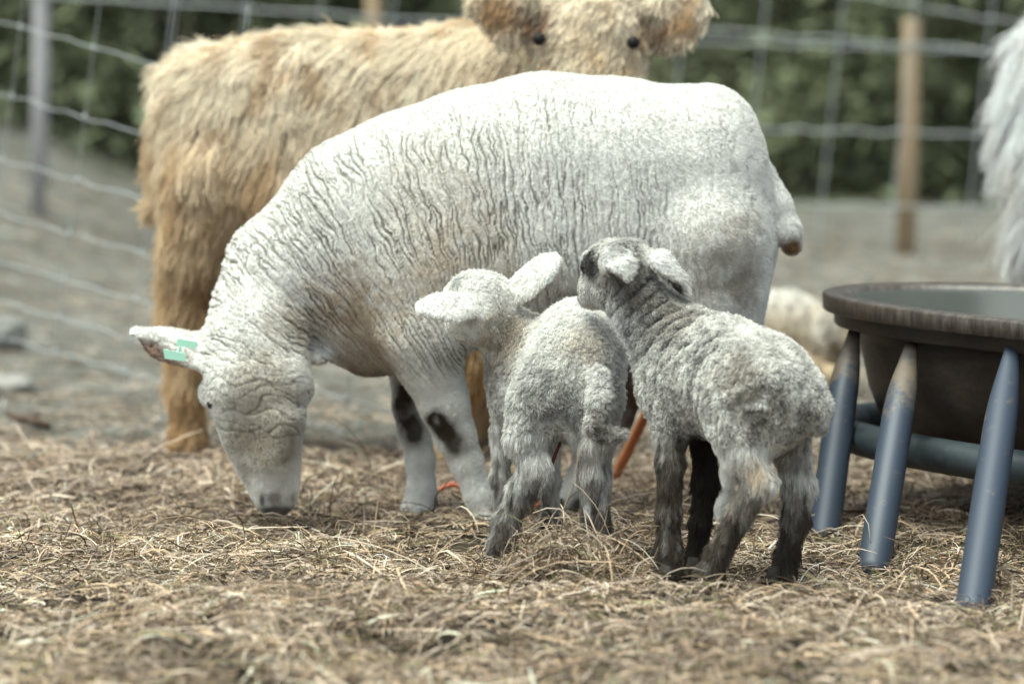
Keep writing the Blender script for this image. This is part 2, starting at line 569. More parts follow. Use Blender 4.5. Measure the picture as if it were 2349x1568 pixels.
for u in (-270, -100, 72, 240, 405, 570, 735, 900, 1050):
    sl_.append(((u, .28 * u - 150), (u - 118, .28 * (u - 118) + 800)))
wire_fence('sagging wire mesh fence running down slope behind the calf on the left', wl, sl_, dl,
           [((-330, -260), (-380, 700), .04, M_post_grey)])
dr = lambda u: 5.5
wr_ = [[(-600, -60), (150, -6), (300, 2), (570, 20), (900, 45), (1080, 52), (1600, 66), (1900, 90), (2270, 116), (2900, 135)],
       [(1200, 92), (1590, 95), (1740, 100), (2270, 119), (2900, 150)],
       [(1100, 290), (1700, 296), (2290, 310), (2900, 325)],
       [(1100, 462), (1750, 468), (2300, 478), (2900, 490)],
       [(1500, -90), (2030, 0), (2270, 45), (2900, 120)]]
sr_ = [((u, -90), (u - 70, 545)) for u in (412, 578, 748, 914, 1082, 1250, 1418, 1585, 1768, 1946, 2110, 2288, 2460, 2630)]
wire_fence('far wire mesh fence with thin pale wooden stakes beyond the calf', wr_, sr_, dr,
           [((2092, 42), (2075, 575), .032, M_post), ((858, -120), (850, 560), .03, M_post), ((95, -150), (84, 380), .028, M_post_grey), ((2800, -60), (2790, 580), .03, M_post)], .0038)

# ------------------------------------------------------------------ colour helpers for coats
def blobs(P, base, lst):
    c = np.tile(np.asarray(base, float), (len(P), 1))
    for (u, v, y, r, colr, st, *nz) in lst:
        q = W(u, v, y); d = P - q
        if len(nz) > 1: d = d / np.asarray(nz[1])
        wgt = np.minimum(1.75 * np.exp(-((d * d).sum(-1)) / (r * S(y)) ** 2 * 1.2), 1)
        if nz and nz[0]:
            wgt = np.clip(wgt * (1 + nz[0] * noise(P, .03, 31, 4)), 0, 1)
        wgt = np.clip(wgt * st, 0, 1)[:, None]
        c = c * (1 - wgt) + np.asarray(colr) * wgt
    return c
def sphere_part(name, c, r, mat, parent, sc=(1, 1, 1), n=10):
    V, Fc = [], []
    for i in range(n + 1):
        th = math.pi * i / n
        for k in range(2 * n):
            ph = math.pi * k / n
            V.append((c[0] + r * sc[0] * math.sin(th) * math.cos(ph), c[1] + r * sc[1] * math.sin(th) * math.sin(ph), c[2] + r * sc[2] * math.cos(th)))
    for i in range(n):
        for k in range(2 * n):
            Fc.append((i * 2 * n + k, (i + 1) * 2 * n + k, (i + 1) * 2 * n + (k + 1) % (2 * n), i * 2 * n + (k + 1) % (2 * n)))
    return build_mesh(name, V, Fc, mat, parent)
def hoof(parent, u, v, y, r, ang=0.0, z=0.0):
    """cloven hoof: two toes side by side"""
    c = G(u, v, z + .012); c[1] = y
    m = MB()
    f = np.array([math.cos(ang), math.sin(ang), 0]); s_ = np.array([-f[1], f[0], 0])
    for sd in (-1, 1):
        o = np.array([c[0], c[1], 0]) + s_ * sd * r * .42
        ring = lambda k, zz, fr: [o + f * (math.cos(a) * r * (.95 if math.cos(a) > 0 else .6) * k + fr) + s_ * math.sin(a) * r * .42 * k + [0, 0, zz] for a in np.linspace(0, 2 * math.pi, 12, endpoint=False)]
        V = ring(1.0, z - .005, 0) + ring(.98, z + .01, -.002) + ring(.72, z + .03, -r * .25)
        Fc = [(i * 12 + k, i * 12 + (k + 1) % 12, (i + 1) * 12 + (k + 1) % 12, (i + 1) * 12 + k) for i in range(2) for k in range(12)]
        Fc += [tuple(range(12))[::-1], tuple(range(24, 36))]
        m.put(V, Fc)
    return m.build('hoof', M_hoof, parent)

# ------------------------------------------------------------------ EWE
def build_ewe():
    B = Body()
    Y = .07
    B.chain([(1580, 398, Y, 183, .95), (1420, 405, Y, 222, .88), (1250, 402, Y, 230, .86), (1100, 432, Y, 225, .84), (960, 482, Y, 226, .80),
             (850, 528, Y, 220, .74), (760, 596, Y, 190, .72), (658, 636, Y - .02, 148, .80), (602, 712, Y - .05, 114, .82), (586, 780, Y - .09, 100, .85)], .10)
    B.chain([(1588, 560, Y, 193, .95), (1420, 562, Y, 222, .92), (1250, 568, Y, 228, .92), (1090, 570, Y, 228, .86), (940, 615, Y, 208, .74), (865, 712, Y, 112, .78)], .05)
    # croup bones, thighs
    B.chain([(1600, 300, Y, 92, 1.1), (1630, 290, Y, 84, 1.1)], .05)
    B.chain([(1625, 560, Y - .09, 120), (1640, 680, Y - .08, 112), (1672, 790, Y - .07, 80), (1706, 900, Y - .06, 52), (1712, 960, Y - .06, 40), (1668, 1060, Y - .06, 31), (1640, 1150, Y - .06, 29), (1636, 1195, Y - .06, 34)], .05)
    B.chain([(1590, 560, Y + .09, 120), (1550, 680, Y + .08, 105), (1490, 790, Y + .07, 70), (1440, 880, Y + .06, 46), (1410, 960, Y + .06, 37), (1345, 1070, Y + .05, 30), (1303, 1140, Y + .05, 29), (1298, 1175, Y + .05, 33)], .05)
    # shoulder and front legs
    B.chain([(985, 640, Y - .10, 125, .6), (975, 760, Y - .10, 100, .8), (985, 830, Y - .085, 74), (1018, 925, Y - .08, 55), (1044, 1000, Y - .075, 45), (1070, 1060, Y - .07, 36), (1100, 1135, Y - .07, 32), (1116, 1190, Y - .07, 33), (1113, 1215, Y - .07, 38)], .05)
    B.chain([(960, 660, Y + .10, 110, .6), (955, 800, Y + .09, 78), (948, 870, Y + .085, 48), (942, 930, Y + .08, 39), (952, 985, Y + .08, 37), (964, 1055, Y + .08, 31), (968, 1125, Y + .08, 31), (962, 1175, Y + .08, 40), (958, 1195, Y + .08, 44)], .04)
    # brisket
    B.chain([(812, 742, Y - .01, 78), (850, 782, Y, 72), (930, 785, Y, 66)], .04)
    # neck into head, face turned to the lens
    HY = -.055
    B.chain([(590, 775, Y - .09, 100, .9), (588, 850, HY, 104, .74), (590, 905, HY - .01, 110, .70), (602, 975, HY - .02, 93, .70), (616, 1050, HY - .03, 71, .76), (627, 1105, HY - .035, 59, .82), (633, 1138, HY - .035, 48, .88)], .04)
    B.ball(482, 900, HY + .0, 22, .025)         # brow over the left eye
    B.ball(692, 890, HY + .01, 24, .025)
    B.chain([(650, 960, HY - .055, 40), (635, 1060, HY - .06, 32)], .03)   # nose ridge
    B.chain([(572, 1000, HY, 52), (590, 1060, HY, 42)], .03)
    B.ball(494, 925, HY - .055, 17, .012, sub=True)
    B.ball(676, 922, HY - .05, 17, .012, sub=True)
    B.chain([(548, 880, HY - .03, 58), (640, 876, HY - .03, 56)], .03)
    # nostrils and mouth
    B.chain([(606, 1140, HY - .075, 5), (617, 1152, HY - .08, 6)], .008, sub=True)
    B.chain([(660, 1138, HY - .075, 5), (650, 1152, HY - .08, 6)], .008, sub=True)
    # ears
    en = unit(np.array([.15, -.55, .82]))
    B.chain([(500, 800, HY + .02, 40), (440, 803, HY + .015, 46), (375, 788, HY + .005, 40), (315, 762, HY - .005, 20)], .02, lat=en, s=.26)
    B.chain([(430, 818, HY - .02, 26), (375, 806, HY - .03, 26), (330, 780, HY - .03, 13)], .01, lat=en, s=.3, sub=True)
    B.chain([(672, 812, HY + .03, 30), (720, 806, HY + .075, 30), (770, 818, HY + .11, 18)], .015, lat=en, s=.32)
    # tail
    B.chain([(1748, 410, Y, 34), (1786, 470, Y - .01, 27), (1806, 530, Y - .015, 28), (1816, 562, Y - .015, 22)], .012)
    V, Q = subdivide(B, *B.mesh(.0054))
    N = vnormals(V, Q)
    # spine coordinate
    spts = np.array([W(*p, Y) for p in [(1700, 420), (1500, 480), (1300, 490), (1100, 510), (960, 545), (850, 600), (760, 680), (680, 730), (620, 790), (595, 900), (620, 1100)]])
    seg = np.linalg.norm(np.diff(spts, axis=0), axis=1); sl0 = np.concatenate([[0], np.cumsum(seg)])
    ss = np.linspace(0, sl0[-1], 80)
    sp = np.stack([np.interp(ss, sl0, spts[:, j]) for j in range(3)], -1)
    xp = lambda u: W(u, 600, Y)[0]
    zp = lambda v: W(1100, v, Y)[2]
    snrm = np.gradient(sp, axis=0); snrm = unit(np.stack([-snrm[:, 2], 0 * ss, snrm[:, 0]], -1))
    def spine(P):
        wgt = np.zeros(len(P)); num = np.zeros(len(P)); prp = np.zeros(len(P))
        for c, s, nn in zip(sp, ss, snrm):
            d = P - c
            e = np.exp(-(d[:, 0] ** 2 + d[:, 2] ** 2 + .3 * d[:, 1] ** 2) / .13 ** 2)
            wgt += e; num += e * s; prp += e * (d @ nn)
        wgt = np.maximum(wgt, 1e-12)
        return num / wgt, prp / wgt
    def masks(P, nz):
        x, z = P[:, 0], P[:, 2]
        head = (x < xp(740)) & (z < zp(800))
        ear = head & ((x < xp(478)) | ((x > xp(690)) & (P[:, 1] > -.01)))
        return head, ear
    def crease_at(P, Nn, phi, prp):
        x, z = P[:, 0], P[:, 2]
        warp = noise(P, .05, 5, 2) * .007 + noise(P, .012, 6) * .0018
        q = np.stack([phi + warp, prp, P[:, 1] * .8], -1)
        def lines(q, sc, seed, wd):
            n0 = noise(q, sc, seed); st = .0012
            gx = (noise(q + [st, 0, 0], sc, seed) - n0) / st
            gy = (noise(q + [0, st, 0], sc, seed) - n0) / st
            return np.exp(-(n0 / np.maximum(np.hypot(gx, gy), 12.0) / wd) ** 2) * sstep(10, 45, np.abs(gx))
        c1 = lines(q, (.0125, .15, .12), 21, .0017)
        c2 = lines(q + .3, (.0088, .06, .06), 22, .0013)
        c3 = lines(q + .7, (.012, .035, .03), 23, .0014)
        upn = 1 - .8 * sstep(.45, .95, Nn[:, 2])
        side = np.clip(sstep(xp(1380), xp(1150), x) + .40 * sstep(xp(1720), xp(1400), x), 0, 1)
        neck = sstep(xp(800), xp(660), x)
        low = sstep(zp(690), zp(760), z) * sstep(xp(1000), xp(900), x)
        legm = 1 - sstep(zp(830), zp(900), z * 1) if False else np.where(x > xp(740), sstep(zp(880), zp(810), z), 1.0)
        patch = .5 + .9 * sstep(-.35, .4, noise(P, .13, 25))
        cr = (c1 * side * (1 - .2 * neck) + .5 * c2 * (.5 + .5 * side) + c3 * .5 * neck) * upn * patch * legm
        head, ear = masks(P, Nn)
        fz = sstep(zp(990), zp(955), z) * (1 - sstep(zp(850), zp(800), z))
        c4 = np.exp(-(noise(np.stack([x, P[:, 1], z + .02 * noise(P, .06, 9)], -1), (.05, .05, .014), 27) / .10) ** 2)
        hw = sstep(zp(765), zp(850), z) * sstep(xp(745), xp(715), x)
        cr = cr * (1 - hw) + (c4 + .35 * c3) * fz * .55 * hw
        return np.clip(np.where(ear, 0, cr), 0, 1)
    phi, prp = spine(V)
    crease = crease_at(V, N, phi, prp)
    x, z = V[:, 0], V[:, 2]
    headm, earm = masks(V, N)
    legm = np.where(x > xp(740), sstep(zp(900), zp(810), z), 1.0)
    V = V - N * (crease * .0030)[:, None] + N * (noise(V, .028, 41, 2) * .0008 * legm)[:, None]
    white = np.array([.80, .785, .735])
    tan = (.50, .385, .26); dirt = (.27, .235, .19); brown = (.05, .035, .025)
    def color(P):
        c = blobs(P, white, [
            (640, 760, Y - .12, 60, (.40, .335, .26), .6, .8), (770, 710, Y - .13, 80, tan, .55, 1.1), (860, 715, Y - .13, 100, tan, .5, 1.1),
            (810, 800, Y - .08, 90, (.48, .38, .27), .65, .5), (900, 815, Y - .05, 90, (.48, .38, .27), .6, .5), (830, 860, Y, 60, (.30, .22, .16), .8, .4),
            (1000, 640, Y - .16, 60, tan, .45, .7), (980, 460, Y - .17, 130, (.66, .57, .45), .3, .9), (1080, 600, Y - .18, 110, tan, .4, .9),
            (1250, 730, Y - .12, 130, (.42, .35, .27), .6, .6), (1420, 740, Y - .12, 120, (.42, .35, .27), .55, .6),
            (1690, 560, Y - .16, 80, (.45, .405, .345), .65, 1.1), (1690, 660, Y - .15, 48, (.26, .22, .175), .7, 1.4), (1640, 620, Y - .16, 50, dirt, .4, 1.4),
            (1560, 640, Y - .18, 90, (.52, .47, .40), .4, .9),
            (1815, 570, Y - .03, 22, (.22, .13, .06), 1.0, .6),
            (1000, 965, Y - .12, 26, brown, 1.0, .8, (1, 2, 1)), (1020, 990, Y - .12, 26, brown, 1.0, .8, (1, 2, 1)), (1045, 1020, Y - .12, 24, brown, .9, .8, (1, 2, 1)),
            (930, 930, Y + .05, 30, brown, 1.0, .4, (1, 2, 2.2)), (950, 985, Y + .05, 22, brown, .9, .4, (1, 2, 1.6)),
            (1440, 900, Y + .06, 100, (.15, .095, .06), 1.0, .3), (1360, 1040, Y + .06, 60, (.30, .24, .19), .7, .4),  # far hind leg: shade below the body put into its dirty brown
            (990, 1160, Y + .08, 22, brown, .9, .3), (1330, 1165, Y + .03, 28, (.10, .075, .06), .9, .3),
            (612, 1015, HY - .1, 92, (.20, .17, .13), .95, .25), (570, 1000, HY - .05, 60, (.24, .205, .155), .8, .3), (640, 930, HY - .08, 60, (.36, .32, .26), .6, .4), (560, 1085, HY - .06, 36, (.22, .18, .14), .55, .4),
            (352, 797, HY - .02, 22, (.13, .085, .06), .85, .3), (385, 812, HY - .03, 18, (.15, .10, .07), .8, .3), (325, 782, HY - .02, 14, (.16, .11, .08), .7, .3), (735, 806, HY + .07, 42, (.80, .785, .74), 1, 0), (632, 1118, HY - .1, 30, (.50, .49, .46), .7, .3, (1.6, 2, .8)), (638, 1150, HY - .085, 24, (.17, .14, .125), .8, .6, (1.4, 2, .9)),
            (600, 1150, HY - .07, 8, (.05, .04, .04), .8, .2, (.8, 3, 1.9)), (672, 1146, HY - .07, 8, (.05, .04, .04), .8, .2, (.8, 3, 2.0)), (636, 1172, HY - .06, 18, (.04, .03, .03), .9, .2, (2.4, 3, .8)),
            (600, 890, HY - .08, 80, (.50, .45, .37), .6, .6), (600, 860, HY - .07, 60, (.38, .33, .26), .5, .8),
        ])
        # inner ear
        e = (P[:, 0] < xp(474)) & (P[:, 2] < zp(820) + (xp(470) - P[:, 0]) * .42 + .012) & (P[:, 1] < HY + .02)
        ie = np.clip((P[:, 0] - xp(300)) / .02, 0, 1) * e
        lowear = sstep(zp(775) + 0, zp(800), P[:, 2] - (xp(430) - P[:, 0]) * .25)
        k = (ie * lowear * sstep(xp(470), xp(420), P[:, 0]) * .85)[:, None]
        c = c * (1 - k) + np.array([.20, .12, .085]) * k
        g = noise(P, .02, 51, 3)[:, None]
        return np.clip(c * (1 + .10 * g), .02, .9)
    C = color(V)
    fold_shade = np.array([.15, .125, .09])  # wrinkle shade put into the colour, with the fleece's darker soiled partings
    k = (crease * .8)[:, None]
    Cm = C * (1 - k) + fold_shade * C * k * .9
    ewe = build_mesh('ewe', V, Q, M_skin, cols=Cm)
    tag(ewe, 'large shorn white ewe grazing head down with a mint tag in its ear', 'sheep')
    # short velvet fleece
    zc = z
    long_ = np.where(headm & (z < zp(965)), .35, 1.0)
    T, Bc = sample(V, Q, 460000, np.clip(1.0 - .9 * crease, .08, 1))
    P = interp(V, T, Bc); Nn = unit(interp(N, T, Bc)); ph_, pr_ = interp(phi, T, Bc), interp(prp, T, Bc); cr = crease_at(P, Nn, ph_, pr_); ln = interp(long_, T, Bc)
    fl = np.tile(np.array([.35, 0, -1.0]), (len(P), 1)) + .8 * np.stack([noise(P, .02, 61), noise(P, .02, 62), noise(P, .02, 63)], -1)
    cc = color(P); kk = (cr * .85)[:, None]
    cc = cc * (1 - kk) + cc * fold_shade * kk
    cc = cc * (1 + .07 * RNG.normal(size=(len(P), 1)))
    low = sstep(zp(860), zp(930), P[:, 2])
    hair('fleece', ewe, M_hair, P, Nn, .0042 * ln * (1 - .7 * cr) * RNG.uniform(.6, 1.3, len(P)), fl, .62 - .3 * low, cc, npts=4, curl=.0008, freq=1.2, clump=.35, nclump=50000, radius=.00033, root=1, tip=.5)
    for (u, v, y) in ((489, 924, HY - .030), (682, 921, HY - .026)):
        sphere_part('eye', W(u, v, y), .0115, M_eye, ewe)
    # ear tag: a plate above and a plate below the ear
    t = MB()
    for (pts, y) in (([(408, 776), (452, 784), (450, 800), (404, 792)], HY - .042), ([(374, 800), (424, 810), (428, 829), (378, 822)], HY - .05)):
        A = [W(u, v, y) for u, v in pts]; nrm = unit(np.cross(A[1] - A[0], A[3] - A[0]))
        if nrm[1] > 0: nrm = -nrm
        # rounded plate
        c0 = sum(A) / 4; ring = []
        for i in range(4):
            p, nx, pv = A[i], A[(i + 1) % 4], A[i - 1]
            for s in (.18, .06, 0):
                ring.append(p + (pv - p) * s + (c0 - p) * (.06 if s == 0 else 0))
            for s in (.06, .18):
                ring.append(p + (nx - p) * s)
        n = len(ring)
        V2 = [r + nrm * .0018 for r in ring] + [r - nrm * .0018 for r in ring]
        Fc = [tuple(range(n)), tuple(range(n, 2 * n))[::-1]] + [(i, n + i, n + (i + 1) % n, (i + 1) % n) for i in range(n)]
        t.put(V2, Fc)
    a, b = W(414, 796, HY - .036), W(404, 812, HY - .044)
    t.tube([a, b], .0025, 8)
    t.build('ear_tag', M_tag, ewe, smooth=False)
    for (u, v, y, an) in ((1116, 1222, Y - .07, 3.4), (958, 1205, Y + .08, 3.6), (1636, 1205, Y - .06, 3.3), (1290, 1190, Y + .05, 3.3)):
        hoof(ewe, u - 6, v, y - .008, .024, an)
    return ewe
ewe = build_ewe()

# ------------------------------------------------------------------ LAMBS
def near(P, pts, r):
    """1 inside a rounded tube (radius r in px) around a polyline of (u, v, y), soft edge"""
    best = np.full(len(P), 9.0)
    for p, q in zip(pts[:-1], pts[1:]):
        a, b = W(*p), W(*q); ab = b - a
        t = np.clip(((P - a) @ ab) / max(ab @ ab, 1e-9), 0, 1)
        best = np.minimum(best, np.linalg.norm(P - a - t[:, None] * ab, axis=1))
    return best < r * S(pts[0][2])
def wool(name, lamb, V, Q, N, color, n, legmask, headmask, tailmask, flow, seedl, dark):
    dens = np.ones(len(V)) * 1.0
    T, Bc = sample(V, Q, n, dens)
    P = interp(V, T, Bc); Nn = unit(interp(N, T, Bc))
    lg, hd, tl = interp(legmask, T, Bc), interp(headmask, T, Bc), interp(tailmask, T, Bc)
    cc = color(P) * (1 + .16 * RNG.normal(size=(len(P), 1)))
    dk = interp(dark, T, Bc)
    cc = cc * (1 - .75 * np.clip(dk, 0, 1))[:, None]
    i = (lg < .5) & (hd < .5)
    fl = flow(P) + 1.1 * np.stack([noise(P, .022, 71 + seedl), noise(P, .022, 72 + seedl), noise(P, .022, 73 + seedl)], -1)
    ii = np.nonzero(i)[0]
    lw = np.where(tl[ii] > .5, 1.25, 1.0)
    hair('wool', lamb, M_hair, P[ii], Nn[ii], .0072 * lw * (1 - .5 * dk[ii]) * RNG.uniform(.5, 1.35, len(ii)), fl[ii], .42, cc[ii], npts=8, curl=.0015, freq=1.7, clump=.6, nclump=max(1, len(ii) // 12), radius=.0003, jitter=.3, root=1, tip=.5)
    ii = np.nonzero((lg >= .5))[0]
    fl2 = np.array([0, 0, -1.0]) + .35 * np.stack([noise(P[ii], .03, 75 + seedl), noise(P[ii], .03, 76 + seedl), 0 * ii], -1)
    hair('leg_hair', lamb, M_hair, P[ii], Nn[ii], .0165 * RNG.uniform(.4, 1.3, len(ii)), fl2, .17, cc[ii], npts=7, curl=.0011, freq=.7, clump=.55, nclump=max(1, len(ii) // 18), radius=.0003, jitter=.10, root=1, tip=.4)
    ii = np.nonzero((hd >= .5) & (lg < .5))[0]
    hair('face_hair', lamb, M_hair, P[ii], Nn[ii], .0052 * RNG.uniform(.5, 1.3, len(ii)), fl[ii], .4, cc[ii], npts=5, curl=.0006, freq=.8, clump=.45, nclump=max(1, len(ii) // 20), radius=.0003, jitter=.2, root=1, tip=.4)

def build_left_lamb():
    B = Body()
    lat = unit(np.array([.85, .5, 0]))
    B.chain([(1312, 862, -.385, 106), (1312, 800, -.32, 92), (1215, 828, -.245, 82)], .05, lat, .95)
    B.chain([(1300, 900, -.385, 104), (1225, 900, -.26, 86)], .05, lat, .95)
    B.chain([(1340, 790, -.37, 78), (1345, 770, -.345, 66)], .06)
    B.chain([(1205, 815, -.245, 74), (1168, 770, -.25, 60), (1135, 722, -.265, 52), (1112, 692, -.275, 55)], .04)
    # head turned away towards the ewe
    B.chain([(1116, 682, -.265, 56), (1088, 676, -.245, 50), (1058, 682, -.215, 36), (1035, 695, -.175, 28)], .015)
    B.chain([(1098, 745, -.28, 44), (1070, 738, -.27, 44), (1062, 705, -.255, 42)], .03)
    B.ball(1056, 660, -.235, 20, .012)
    en = unit(np.array([-.05, -.75, .65]))
    B.chain([(1108, 712, -.31, 20), (1050, 704, -.325, 27), (1000, 703, -.33, 22), (966, 705, -.335, 13)], .012, lat=en, s=.30)
    en2 = unit(np.array([-.45, -.75, .5]))
    B.chain([(1158, 692, -.275, 20), (1205, 652, -.285, 28), (1245, 616, -.29, 23), (1270, 597, -.29, 14)], .012, lat=en2, s=.30)
    # tail
    B.chain([(1375, 862, -.475, 22), (1376, 925, -.49, 25), (1368, 978, -.50, 22), (1392, 1002, -.505, 16), (1432, 996, -.51, 9)], .02)
    # legs
    B.chain([(1225, 930, -.41, 62), (1206, 1005, -.415, 46), (1226, 1066, -.425, 33), (1196, 1125, -.41, 28), (1164, 1195, -.40, 25), (1156, 1235, -.405, 28), (1150, 1250, -.41, 30)], .03)
    B.chain([(1365, 930, -.42, 60), (1360, 1015, -.43, 42), (1362, 1090, -.43, 36), (1366, 1190, -.42, 27), (1378, 1240, -.42, 28), (1382, 1254, -.425, 31)], .03)
    B.chain([(1170, 890, -.235, 46), (1152, 990, -.22, 22), (1148, 1090, -.22, 18), (1152, 1200, -.215, 18), (1152, 1225, -.215, 22)], .03)
    B.chain([(1255, 900, -.20, 46), (1262, 1000, -.18, 22), (1262, 1100, -.18, 18), (1262, 1195, -.175, 18), (1262, 1215, -.175, 22)], .03)
    V, Q = B.mesh(.0040)
    N = vnormals(V, Q)
    zp = lambda v, y=-.4: W(1250, v, y)[2]
    xp = lambda u, y=-.3: W(u, 800, y)[0]
    z = V[:, 2]; x = V[:, 0]
    legm = (z < zp(985) + .012 * noise(V, .04, 3)) & ~((x > xp(1335)) & (V[:, 1] < -.475))
    headm = near(V, [(1100, 712, -.31), (1050, 704, -.325), (966, 705, -.335)], 44) | near(V, [(1160, 690, -.275), (1205, 652, -.285), (1270, 597, -.29)], 42) | near(V, [(1082, 745, -.28), (1066, 715, -.26), (1050, 690, -.215), (1035, 695, -.175)], 60)
    tailm = (x > xp(1335)) & (V[:, 1] < -.475)
    wh = (.90, .88, .82)
    def color(P):
        c = blobs(P, wh, [
            (1180, 790, -.27, 80, (0.62, 0.52, 0.4), .6, .9), (1140, 760, -.3, 50, (0.44, 0.352, 0.248), .6, .9), (1120, 860, -.25, 40, (0.27, 0.228, 0.174), .5, .9),
            (1340, 800, -.43, 50, (0.78, 0.66, 0.52), .5, .9),
            (1290, 985, -.38, 50, (0.042, 0.036, 0.029), .9, .5), (1240, 905, -.46, 60, (0.44, 0.424, 0.392), .6, 1.3), (1285, 940, -.48, 45, (0.252, 0.234, 0.21), .6, 1.2),
            (1375, 950, -.53, 40, (0.24, 0.204, 0.162), .6, 1.5), (1390, 1000, -.53, 36, (0.118, 0.092, 0.069), .8, .8), 
            (1225, 1125, -.40, 34, (0.063, 0.05, 0.038), .85, .6), (1190, 1180, -.43, 36, (0.216, 0.18, 0.144), .6, 1.1), (1170, 1240, -.41, 38, (0.021, 0.017, 0.015), .95, .5),
            (1352, 1110, -.47, 34, (0.24, 0.198, 0.156), .75, .9), (1340, 1040, -.44, 30, (0.18, 0.15, 0.12), .7, .7), (1366, 1205, -.45, 40, (0.109, 0.088, 0.071), .7, .9), (1365, 1260, -.42, 26, (0.025, 0.021, 0.019), .8, .5),
            (1060, 662, -.26, 22, (0.156, 0.168, 0.18), .85, .6), (1035, 700, -.19, 40, (0.24, 0.216, 0.198), .5, 0),
        ])
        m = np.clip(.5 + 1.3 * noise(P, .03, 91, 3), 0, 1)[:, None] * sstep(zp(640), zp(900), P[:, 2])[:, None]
        g = np.clip(sstep(zp(1060), zp(1245), P[:, 2]) * 1.15 + 1.2 * noise(P, (.014, .014, .05), 93, 2) - .04, 0, 1) * sstep(zp(1000), zp(1080), P[:, 2])
        g = np.maximum(g, .8 * sstep(.25, .5, noise(P, .011, 94, 2)) * sstep(zp(760), zp(860), P[:, 2]) * .5)
        g = np.maximum(g, sstep(zp(1225), zp(1262), P[:, 2]))[:, None] * .9
        c = c * (1 - g) + np.array([.085, .066, .05]) * g
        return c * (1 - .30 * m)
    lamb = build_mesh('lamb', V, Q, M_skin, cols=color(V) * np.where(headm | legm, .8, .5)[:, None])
    tag(lamb, 'whiter smaller lamb with ears spread wide nuzzling the ewe, tail curled sideways', 'lamb', 'lambs beside the ewe')
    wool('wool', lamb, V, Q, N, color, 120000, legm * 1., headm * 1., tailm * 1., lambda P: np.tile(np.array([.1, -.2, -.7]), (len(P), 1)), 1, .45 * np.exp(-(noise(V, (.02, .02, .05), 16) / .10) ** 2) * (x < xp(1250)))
    m = MB()
    m.tube([W(1289, 1000, -.39), W(1283, 1020, -.395), W(1274, 1042, -.40), W(1268, 1058, -.40), W(1263, 1073, -.40)], [.003, .0028, .003, .0036, .0028], 7)
    m.build('umbilical_cord', noise_mix(material('dried_cord', rough=.6), [(.3, (.12, .03, .015)), (.7, (.26, .085, .04))], 120), lamb)
    for (u, v, y) in ((1150, 1258, -.415), (1388, 1266, -.43), (1150, 1232, -.22), (1262, 1225, -.18)):
        hoof(lamb, u, v, y, .018, 2.4, .02)
    return lamb

